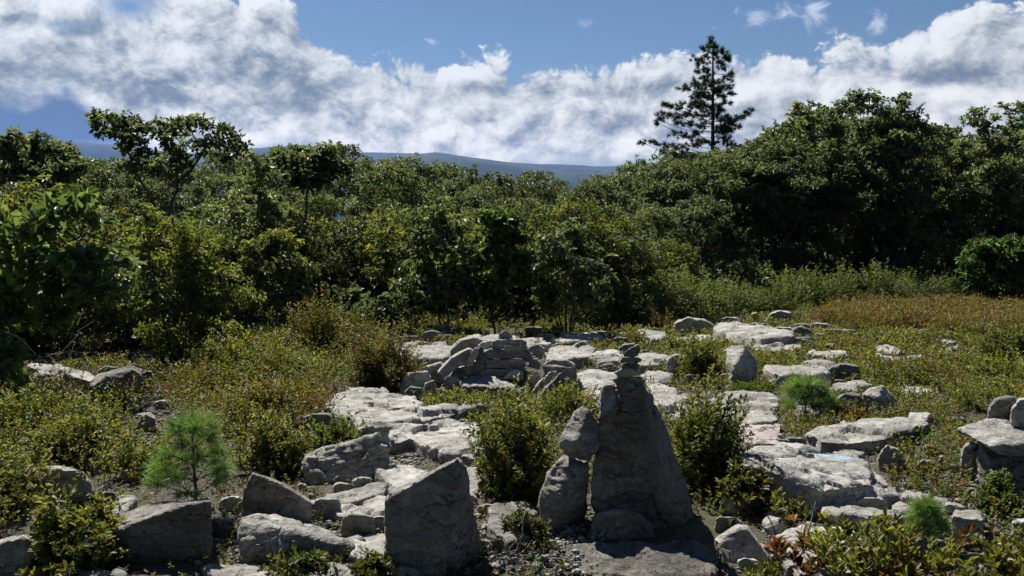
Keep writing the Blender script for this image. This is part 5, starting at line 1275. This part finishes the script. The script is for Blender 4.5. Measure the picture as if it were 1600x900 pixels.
# foreground huckleberries at lower right: upright, tufted shoots
def px_sprigs(label, px, py, wpx, hpx, seed, n, pal, L=.046):
    rs = np.random.RandomState(seed); g_ = hit(px, min(py, 985)); k = g_.y / FPX; w = wpx * k / 2; h = hpx * k
    b = np.stack([rs.uniform(-w, w, n) * .5, rs.uniform(-.12, .12, n), np.full(n, -.03)], 1)
    hh = h * rs.uniform(.55, 1.0, n); m = b + np.stack([b[:, 0] * .9 + rs.normal(0, .03, n), rs.normal(0, .04, n), hh * .65], 1)
    V = []; F = []; C = []; off = 0; SB = [b]; ST = [m]
    bs = np.repeat(m, 3, 0); t = bs + rs.normal(0, .035, bs.shape) * [1, 1, .4] + np.stack([0 * bs[:, 0], 0 * bs[:, 0], np.repeat(hh, 3) * .38], 1)
    v, f, c = shoots(rs, bs, t, 14, L, .38, pal, .1, 2, up=1.6)
    a1, f1 = stems_geo(b, m, .0028); a2, f2 = stems_geo(bs, t, .0017)
    me1 = mesh_np('stems', np.concatenate([a1, a2]), [np.concatenate([f1, f2 + len(a1)])])
    bush((me1, mesh_np('foliage', v, [f], col=c)), 'huckleberry_shrub', label, g_, group='upright huckleberry shrubs in the foreground')
HK = [(5, (.125, .14, .036)), (4, (.155, .16, .04)), (.6, (.18, .125, .04)), (.2, (.15, .06, .03))]
px_sprigs('tallest upright huckleberry in the right foreground, left of the bluish seedling', 1385, 930, 110, 125, 1, 16, HK)
px_sprigs('upright huckleberry left of the tallest one in the right foreground', 1305, 925, 100, 120, 2, 14, HK)
px_sprigs('reddish leafed thin huckleberry by the tilted pale slab', 1240, 905, 40, 85, 3, 5, [(2, (.12, .06, .03)), (1, (.15, .05, .025)), (1, (.09, .09, .02))])
px_sprigs('wide low huckleberry along the bottom edge at right', 1440, 950, 150, 100, 4, 18, HK)
px_sprigs('huckleberry in the bottom right corner', 1560, 930, 120, 95, 5, 15, HK)
px_sprigs('single leafy huckleberry shoot before the tilted pale slab', 1183, 915, 26, 50, 6, 3, HK)
px_sprigs('yellow green huckleberry left of the blazed boulder front', 1215, 815, 60, 55, 7, 8, HK, .036)

# band of medium green shrubs along the right half, before the dark wood
rs_ = random.Random(9)
BM = [bush_mesh(201 + i, .75, .75, .8, 760, 13, .062, .36, FERN, seg=1) for i in range(3)]
for i, (px, py, s) in enumerate([(905, 512, .75), (940, 506, .8), (980, 506, 1.0), (1020, 500, 1.15), (1060, 500, 1.2), (1100, 494, 1.1), (1140, 490, .95), (1172, 486, .8), (1205, 486, .85), (1235, 484, 1.05), (1270, 482, .95), (1305, 480, 1.05), (1340, 478, 1.15),
                                  (1375, 478, 1.15), (1410, 476, 1.15), (1445, 474, 1.1), (1480, 472, .8), (1520, 470, .6), (960, 488, 1.2), (1045, 480, 1.5), (1090, 478, 1.4), (1290, 470, 1.1), (1390, 468, 1.2), (1440, 466, 1.2)]):
    g_ = hit(px, py); e = bush(BM[i % 3], 'sweet_fern_bush', ('rounded medium green bush in the band ' + ('right of the multi stemmed oak' if px < 1180 else 'behind the yellow post and red heath')), g_, rs_.uniform(0, 6), (s * 1.15, s * 1.15, s * rs_.uniform(.85, 1.2)), 'band of green bushes before the wood, ' + ('left part' if px < 1180 else 'right part'))

# ---- ground cover: heath sprigs nobody could count
def zone(polys, dens_, h, pal, L, seed, nl=10, clump=.0, csc=1.3, name=None, label=None):
    VV = []; FF = []; CC = []; SB = []; ST = []; off = 0
    rs = np.random.RandomState(seed)
    for poly in polys:
        W = [hit(a, b) for a, b in poly]; W = [(w.x, w.y) for w in W]
        xs = [w[0] for w in W]; ys = [w[1] for w in W]; A = (max(xs) - min(xs)) * (max(ys) - min(ys)); n = int(A * dens_)
        x = rs.uniform(min(xs), max(xs), n); y = rs.uniform(min(ys), max(ys), n)
        k = in_poly(x, y, W) & ~on_rock(x, y)
        c = fbm(np.stack([x / csc, y / csc, np.full(n, seed * 1.7)], 1), 3)
        k &= c > clump + rs.normal(0, .18, n)
        k &= rs.rand(n) < np.clip(7.5 / np.maximum(y, .1), .5, 1.0)     # far sprigs are fewer and leafier
        x, y, c = x[k], y[k], c[k]
        k = ~(on_rock(x, y + .22) & (rs.rand(len(x)) < .75)); x, y, c = x[k], y[k], c[k]; n = len(x)      # worn bare in front of the stones
        if n == 0: continue
        f = np.clip(y / 6.5, 1, 2.0)
        hh = h * rs.uniform(.55, 1.15, n) * np.clip(.8 + .5 * (c - clump), .6, 1.4)
        b = np.stack([x, y, ground(x, y) - .015], 1); t = b + np.stack([rs.normal(0, .3, n) * hh, rs.normal(0, .3, n) * hh, hh], 1)
        v, f_, cc = shoots(rs, b, t, nl, L * f, .48, pal, .25, 1)
        VV.append(v); FF.append(f_ + off); CC.append(cc); off += len(v); SB.append(b); ST.append(t)
    me = mesh_np(name, np.concatenate(VV), [np.concatenate(FF)], col=np.concatenate(CC))
    o = link(name, me, M_SHRUB); tag(o, label, None, None, 'stuff')
    a, b_ = stems_geo(np.concatenate(SB), np.concatenate(ST), .0018)
    link('stems', mesh_np('stems', a, [b_]), M_STEM, parent=o)
    return sum(len(v) for v in VV)
tot = 0
tot += zone([[(-120, 640), (60, 640), (200, 660), (215, 700), (190, 760), (150, 800), (60, 860), (-120, 900)]], 390, .22, YG, .030, 1, clump=-.8, name='heath_left', label='yellow green heath covering the left foreground')
tot += zone([[(-150, 575), (140, 572), (300, 592), (480, 612), (520, 640), (500, 700), (330, 690), (240, 640), (120, 640), (-120, 650)], [(300, 690), (560, 690), (470, 740), (390, 740), (200, 740)]], 286, .17, YGR, .028, 2, clump=-.5, name='heath_middle_left', label='brownish heath between the left boulder and the mound')
tot += zone([[(250, 560), (430, 525), (560, 520), (640, 540), (660, 610), (600, 612), (480, 620), (330, 605)]], 234, .28, YG, .03, 3, clump=-.6, name='heath_mound', label='golden green heath of the mound left of the cairn heap')
tot += zone([[(1000, 575), (1130, 540), (1250, 528), (1300, 512), (1500, 520), (1720, 510), (1720, 650), (1500, 640), (1400, 660), (1300, 650), (1210, 605), (1050, 610)]], 360, .085, [(4, (.12, .132, .036)), (3, (.10, .118, .033)), (1.2, (.14, .115, .04))], .032, 4, clump=-2.5, name='heath_right', label='low olive green heath covering the right half')
tot += zone([[(1270, 505), (1300, 482), (1480, 468), (1720, 456), (1720, 520), (1500, 526), (1380, 520)]], 190, .22, RED, .03, 5, clump=-1, name='red_heath', label='red and orange tinted heath before the green bushes at right')
tot += zone([[(1170, 640), (1290, 640), (1400, 655), (1500, 640), (1560, 700), (1500, 780), (1560, 800), (1620, 800), (1620, 880), (1380, 830), (1390, 770), (1360, 700), (1240, 700)]], 494, .09, GRN + RED[:1], .028, 6, clump=-.5, name='heath_lower_right', label='fine green heath around the blazed boulder and the table of slabs')
tot += zone([[(590, 520), (760, 505), (1000, 515), (1260, 490), (1300, 512), (1240, 525), (1000, 560), (1010, 600), (940, 600), (900, 570), (860, 535), (700, 560), (620, 560)]], 156, .12, DUL + YG[:2], .028, 7, clump=-.35, name='heath_behind_cairn', label='dull mixed heath between the far ledges')
tot += zone([[(560, 640), (700, 620), (1010, 600), (1060, 620), (1140, 700), (1180, 800), (1100, 860), (1260, 900), (1640, 900), (1640, 960), (860, 960), (740, 800), (760, 690), (620, 660)]], 390, .10, YGR + GRN[:1], .026, 8, clump=-.4, name='heath_centre', label='patchy low heath round the standing stone')
tot += zone([[(330, 740), (500, 760), (520, 800), (760, 830), (860, 860), (860, 960), (180, 960), (180, 880), (330, 880)]], 338, .07, GRN + DUL, .022, 9, clump=-.25, csc=.6, name='heath_front', label='sparse small leaved heath between the foreground boulders')
tot += zone([[(-200, 560), (300, 548), (450, 502), (620, 512), (960, 512), (1180, 482), (1480, 468), (1720, 460), (1720, 440), (1180, 455), (960, 480), (620, 480), (450, 470), (200, 515), (-200, 530)]], 67, .30, DUL + GRN + FERN, .05, 10, clump=-.3, name='forest_floor_growth', label='rough mixed growth on the floor at the edge of the wood')
print('COVER VERTS', tot)

# low cushions of heath, each a bush one could count
CM = [bush_mesh(301, .30, .28, .20, 150, 16, .030, .48, YG, seg=1), bush_mesh(302, .34, .26, .24, 160, 16, .028, .48, [(4, (.105, .125, .032)), (2, (.13, .14, .036)), (1, (.16, .10, .034))], seg=1),
      bush_mesh(303, .26, .30, .16, 140, 16, .026, .5, [(4, (.095, .12, .033)), (3, (.12, .135, .036))], seg=1), bush_mesh(304, .30, .28, .22, 150, 16, .028, .48, [(3, (.15, .10, .036)), (3, (.12, .115, .034)), (1, (.15, .065, .03))], seg=1)]
rng = random.Random(64)
for (x0, y0, x1, y1), n_, ws, sc_, lb, gp in [((1200, 530, 1600, 640), 44, (3, 3, 4, 1), (.9, 1.5), 'low cushion of heath on the right slope', 'heath cushions on the right slope'),
        ((1260, 480, 1620, 530), 26, (1, 1, 0, 6), (1.1, 1.8), 'reddish cushion of heath before the green bushes', 'reddish heath cushions'),
        ((0, 600, 230, 800), 12, (5, 2, 1, 2), (.8, 1.3), 'cushion of yellow green heath in the left field', 'heath cushions in the left field'),
        ((230, 600, 520, 700), 10, (2, 2, 1, 4), (.9, 1.4), 'cushion of brownish heath below the mound', 'heath cushions below the mound'),
        ((300, 520, 640, 600), 16, (5, 3, 1, 2), (1.2, 1.9), 'leafy cushion of heath on the mound', 'heath cushions on the mound'),
        ((1150, 640, 1600, 800), 24, (2, 3, 4, 1), (.6, 1.1), 'small green cushion near the blazed boulder', 'small green cushions at lower right'),
        ((620, 510, 1250, 560), 20, (2, 3, 2, 2), (.9, 1.5), 'dull cushion of heath between the far ledges', 'heath cushions between the far ledges'),
        ((950, 560, 1250, 660), 12, (2, 3, 3, 1), (.7, 1.1), 'green cushion between the pale ledges in the middle', 'heath cushions between the middle ledges')]:
    for k in range(n_):
        h_ = hit(rng.uniform(x0, x1), rng.uniform(y0, y1))
        if on_rock(h_.x + np.array([-.2, 0, .2, 0, 0, 0]), h_.y + np.array([.3, 0, .3, .35, .7, 1.1])).any(): continue
        s_ = rng.uniform(*sc_); bush(rng.choices(CM, ws)[0], 'heath_cushion', lb, h_, rng.uniform(0, 6.28), (s_, s_, s_ * rng.uniform(.8, 1.2)), gp)

# gravel on the bare patches
def gravel(areas, name, label, seed):
    rs = np.random.RandomState(seed); base = []
    th = np.array([[math.cos(a) * math.cos(e), math.sin(a) * math.cos(e), math.sin(e)] for e in (-.3, .6) for a in np.arange(5) * 1.2566 + e] + [[0, 0, 1]])
    Fb = np.array([[k, (k + 1) % 5, 5 + (k + 1) % 5] for k in range(5)] + [[k, 5 + (k + 1) % 5, 5 + k] for k in range(5)] + [[5 + k, 5 + (k + 1) % 5, 10] for k in range(5)])
    P = []
    for (x0, y0, x1, y1), n in areas:
        c_ = [hit(rs.uniform(x0, x1), rs.uniform(y0, y1)) for k in range(max(20, n // 6))]
        for k in range(n * 3):
            h_ = c_[rs.randint(len(c_))]; f_ = .12 * h_.y / 4; x_ = h_.x + rs.normal(0, f_); y_ = h_.y + rs.normal(0, f_); P.append((x_, y_, gz(x_, y_)))
    P = np.array(P); n = len(P); s = np.exp(rs.normal(-4.9, .6, n)) * np.clip(P[:, 1] / 4.5, 1, 2)
    V = th[None] * s[:, None, None] * rs.uniform(.6, 1.3, (n, 1, 3)) * [1, 1, .6] * rs.uniform(.75, 1.2, (n, 11, 1)) + P[:, None]
    F = (Fb[None] + np.arange(n)[:, None, None] * 11).reshape(-1, 3)
    tag(link(name, mesh_np(name, V.reshape(-1, 3), [F]), M_PALE), label, None, None, 'stuff')
gravel([((600, 690, 735, 725), 420), ((180, 620, 320, 690), 420), ((740, 800, 900, 905), 500), ((330, 780, 620, 905), 500), ((1180, 800, 1600, 900), 260), ((600, 515, 1260, 570), 500), ((900, 590, 1060, 640), 150), ((1380, 755, 1560, 800), 250)], 'gravel', 'grit and broken stone lying between the rocks', 3)

# fallen leaves and twigs on the soil
def litter():
    rs = np.random.RandomState(8); n = 26000
    y = rs.uniform(2.7, 13, n) ; x = rs.uniform(-1, 1, n) * (y * .72 + .3)
    k = (vnoise(np.stack([x / .7, y / .7, 0 * x], 1)) > -.35) & ~on_rock(x, y); x, y = x[k], y[k]; n = len(x)
    p_ = np.stack([x, y, ground(x, y) + rs.uniform(0, .015, n)], 1); d = rnd_dir(rs, n) * [1, 1, .25]; nr = unit(rnd_dir(rs, n) * .5 + [0, 0, 1])
    V, F, C = leaf_geo(p_, d, nr, rs.uniform(.015, .05, n) * np.clip(y / 6, 1, 2), rs.uniform(.006, .02, n), pick(rs, n, [(3, (.11, .075, .045)), (3, (.07, .045, .028)), (2, (.16, .12, .08)), (1, (.22, .19, .15)), (1, (.12, .045, .02))], .3), 1, .1, .3)
    m2 = 5000; i = rs.randint(0, n, m2); a = p_[i] + [0, 0, .008]; b = a + rnd_dir(rs, m2) * [1, 1, .2] * rs.uniform(.04, .16, (m2, 1)); tv, tf = stems_geo(a, b, .0018)
    o = link('fallen_leaves', mesh_np('fallen_leaves', V, [F], col=C), M_SHRUB); tag(o, 'brown fallen leaves on the soil between the rocks', None, None, 'stuff')
    tag(link('fallen_twigs', mesh_np('fallen_twigs', tv, [tf]), M_DEAD), 'short dry twigs on the soil between the rocks', None, None, 'stuff')
litter()
# unseen oaks added behind the viewpoint to cut sky light on near rock faces
rng = random.Random(3)
for k in range(15):
    x = -15 + 30 * k / 14 + rng.uniform(-.7, .7); y = -6.5 + rng.uniform(-2, 1.0)
    e_ = put_tree(rng.choice(OAKS), 'scrub_oak', 'unseen oak added behind the viewpoint to block sky light', 'tree', (x, y, gz(x, y)), rng.uniform(0, 6.28), 1.4, group='added sky blocking oaks behind the viewpoint')
    e_.scale = (1.45, 1.45, rng.uniform(1.3, 1.7))
# dead grey brush at the left forest edge
def brush(label, px, py, seed, n=9, L=.9, rr=.012):
    rs = np.random.RandomState(seed); N = []; P = []
    for k in range(n):
        a = rs.uniform(-1.2, 1.2) + (math.pi if k % 2 else 0); p_ = np.array([rs.normal(0, .08), rs.normal(0, .08), 0.]); d = np.array([math.cos(a), math.sin(a) * .6, rs.uniform(.15, .8)]); pr = -1
        for q_ in range(9):
            N.append(p_.copy()); P.append(pr); pr = len(N) - 1; p_ = p_ + unit(d) * L / 9; d = d + rs.normal(0, .22, 3)
            if q_ in (3, 5, 7):
                p2 = p_.copy(); d2 = unit(d + rs.normal(0, .7, 3)); pp = pr
                for w in range(4): p2 = p2 + d2 * L / 14; N.append(p2.copy()); P.append(pp); pp = len(N) - 1
    P = np.array(P); N = np.array(N); r, _ = pipe(P, .0028, 2.2, rr); V, F = tubes(N, P, r, 4)
    g_ = hit(px, py); o = link('dead_branches', mesh_np('dead_branches', V, [F], smooth=True), M_DEAD, g_); tag(o, label, 'dead branches')
brush('dead curved branch rising from the heath at the left end of the wood', 70, 575, 2, 4, 1.0)
brush('tangle of dead twigs at the foot of the oak sapling behind the mound', 580, 520, 3, 8, .9)
brush('dry twigs on the ground between the split block and the standing stone', 800, 870, 4, 8, .22, .0035)
brush('thin bare twigs among the pale bedrock at lower right', 1262, 870, 5, 6, .25, .003)

# ---- the yellow post with its wider cap
def yellow_post():
    g_ = hit(1179, 511); k = g_.y / FPX; e = empty('yellow_marker', g_, .2); tag(e, 'short yellow marker post with a wider cap at the far edge of the ledges', 'marker post')
    m, q, p = new_mat('weathered_yellow_paint')
    tcn = q.new('ShaderNodeTexCoord'); n_ = q.noise(tcn.outputs['Object'], 14, 5, .7)
    q.link(q.mix(q.ss(n_, .4, .68), (.40, .36, .035), (.20, .19, .03)), p.inputs['Base Color']); p.inputs['Roughness'].default_value = .6
    def lathe(name, prof, seg=20):
        V = []; 
        for r_, z in prof:
            for a in range(seg): V.append((r_ * math.cos(a * 2 * math.pi / seg), r_ * math.sin(a * 2 * math.pi / seg), z))
        F = [[i * seg + a, i * seg + (a + 1) % seg, (i + 1) * seg + (a + 1) % seg, (i + 1) * seg + a] for i in range(len(prof) - 1) for a in range(seg)]
        return link(name, mesh_np(name, np.array(V), [np.array(F)], smooth=True), m, parent=e)
    lathe('post', [(.001, -.1), (4.0 * k, -.1), (3.9 * k, 16 * k), (3.6 * k, 16.4 * k), (.001, 16.6 * k)])
    lathe('cap', [(3.7 * k, 15.6 * k), (4.8 * k, 16.0 * k), (4.9 * k, 21.5 * k), (4.3 * k, 22.6 * k), (2.2 * k, 23.2 * k), (.001, 23.3 * k)])
yellow_post()
# ---- the soaring bird beside the tall oaks
def bird():
    d0 = 45.0; c = at(1436, 169, d0); e = None
    # rows across the span: chord centre, chord, thickness (m); one closed body-and-wings surface
    st = [(-.62, -.10, .03, .006), (-.45, -.02, .14, .012), (-.25, .03, .2, .02), (-.08, .02, .24, .05), (0, .0, .5, .09), (.08, .02, .24, .05), (.25, .03, .2, .02), (.45, -.02, .15, .012), (.66, -.12, .03, .006)]
    V = []; seg = 8
    for s_, yc, ch, th_ in st:
        lift = .16 * abs(s_)
        for a in range(seg): V.append((s_, yc + ch / 2 * math.cos(a * 6.2832 / seg), lift + th_ * math.sin(a * 6.2832 / seg)))
    n = len(st); F = [[i * seg + a, i * seg + (a + 1) % seg, (i + 1) * seg + (a + 1) % seg, (i + 1) * seg + a] for i in range(n - 1) for a in range(seg)]
    m, q, p = new_mat('dark_feathers'); p.inputs['Base Color'].default_value = (.02, .018, .016, 1); p.inputs['Roughness'].default_value = .8
    caps = [list(range(seg))[::-1], [(n - 1) * seg + a for a in range(seg)]]
    tv = len(V); V += [(-.05, -.22, .0), (.05, -.22, .0), (.11, -.46, .01), (-.11, -.46, .01), (-.05, -.22, .03), (.05, -.22, .03), (.11, -.46, .025), (-.11, -.46, .025)]
    T = [[tv + a for a in f] for f in ([0, 1, 2, 3], [7, 6, 5, 4], [0, 4, 5, 1], [1, 5, 6, 2], [2, 6, 7, 3], [3, 7, 4, 0])]
    o = link('soaring_bird', mesh_np('soaring_bird', np.array(V), [np.array(F + T), np.array(caps)], smooth=True), m, c)
    o.rotation_euler = (R(24), R(-38), R(12)); o.scale = (.75, .75, .75)
    tag(o, 'small dark bird gliding on tilted wings in front of the cloud at right', 'bird')
bird()

# ---- the air: pale haze round everything
hz = bpy.data.meshes.new('haze')
bmh = bmesh.new(); bmesh.ops.create_cube(bmh, size=1.0); bmh.to_mesh(hz); bmh.free()
mh = bpy.data.materials.new('haze'); mh.use_nodes = True
nt = mh.node_tree
for nd in list(nt.nodes): nt.nodes.remove(nd)
oo = nt.nodes.new('ShaderNodeOutputMaterial'); pv = nt.nodes.new('ShaderNodeVolumePrincipled')
pv.inputs['Color'].default_value = (0.17, 0.39, 0.95, 1); pv.inputs['Density'].default_value = HAZE; pv.inputs['Anisotropy'].default_value = 0.3
nt.links.new(pv.outputs[0], oo.inputs['Volume'])
try: mh.cycles.homogeneous_volume = True
except Exception: pass
oh = link('haze', hz, mh, (0, 3950, 105)); oh.scale = (18600, 9300, 720)
tag(oh, 'thin blue haze of the distance', None, None, 'stuff')
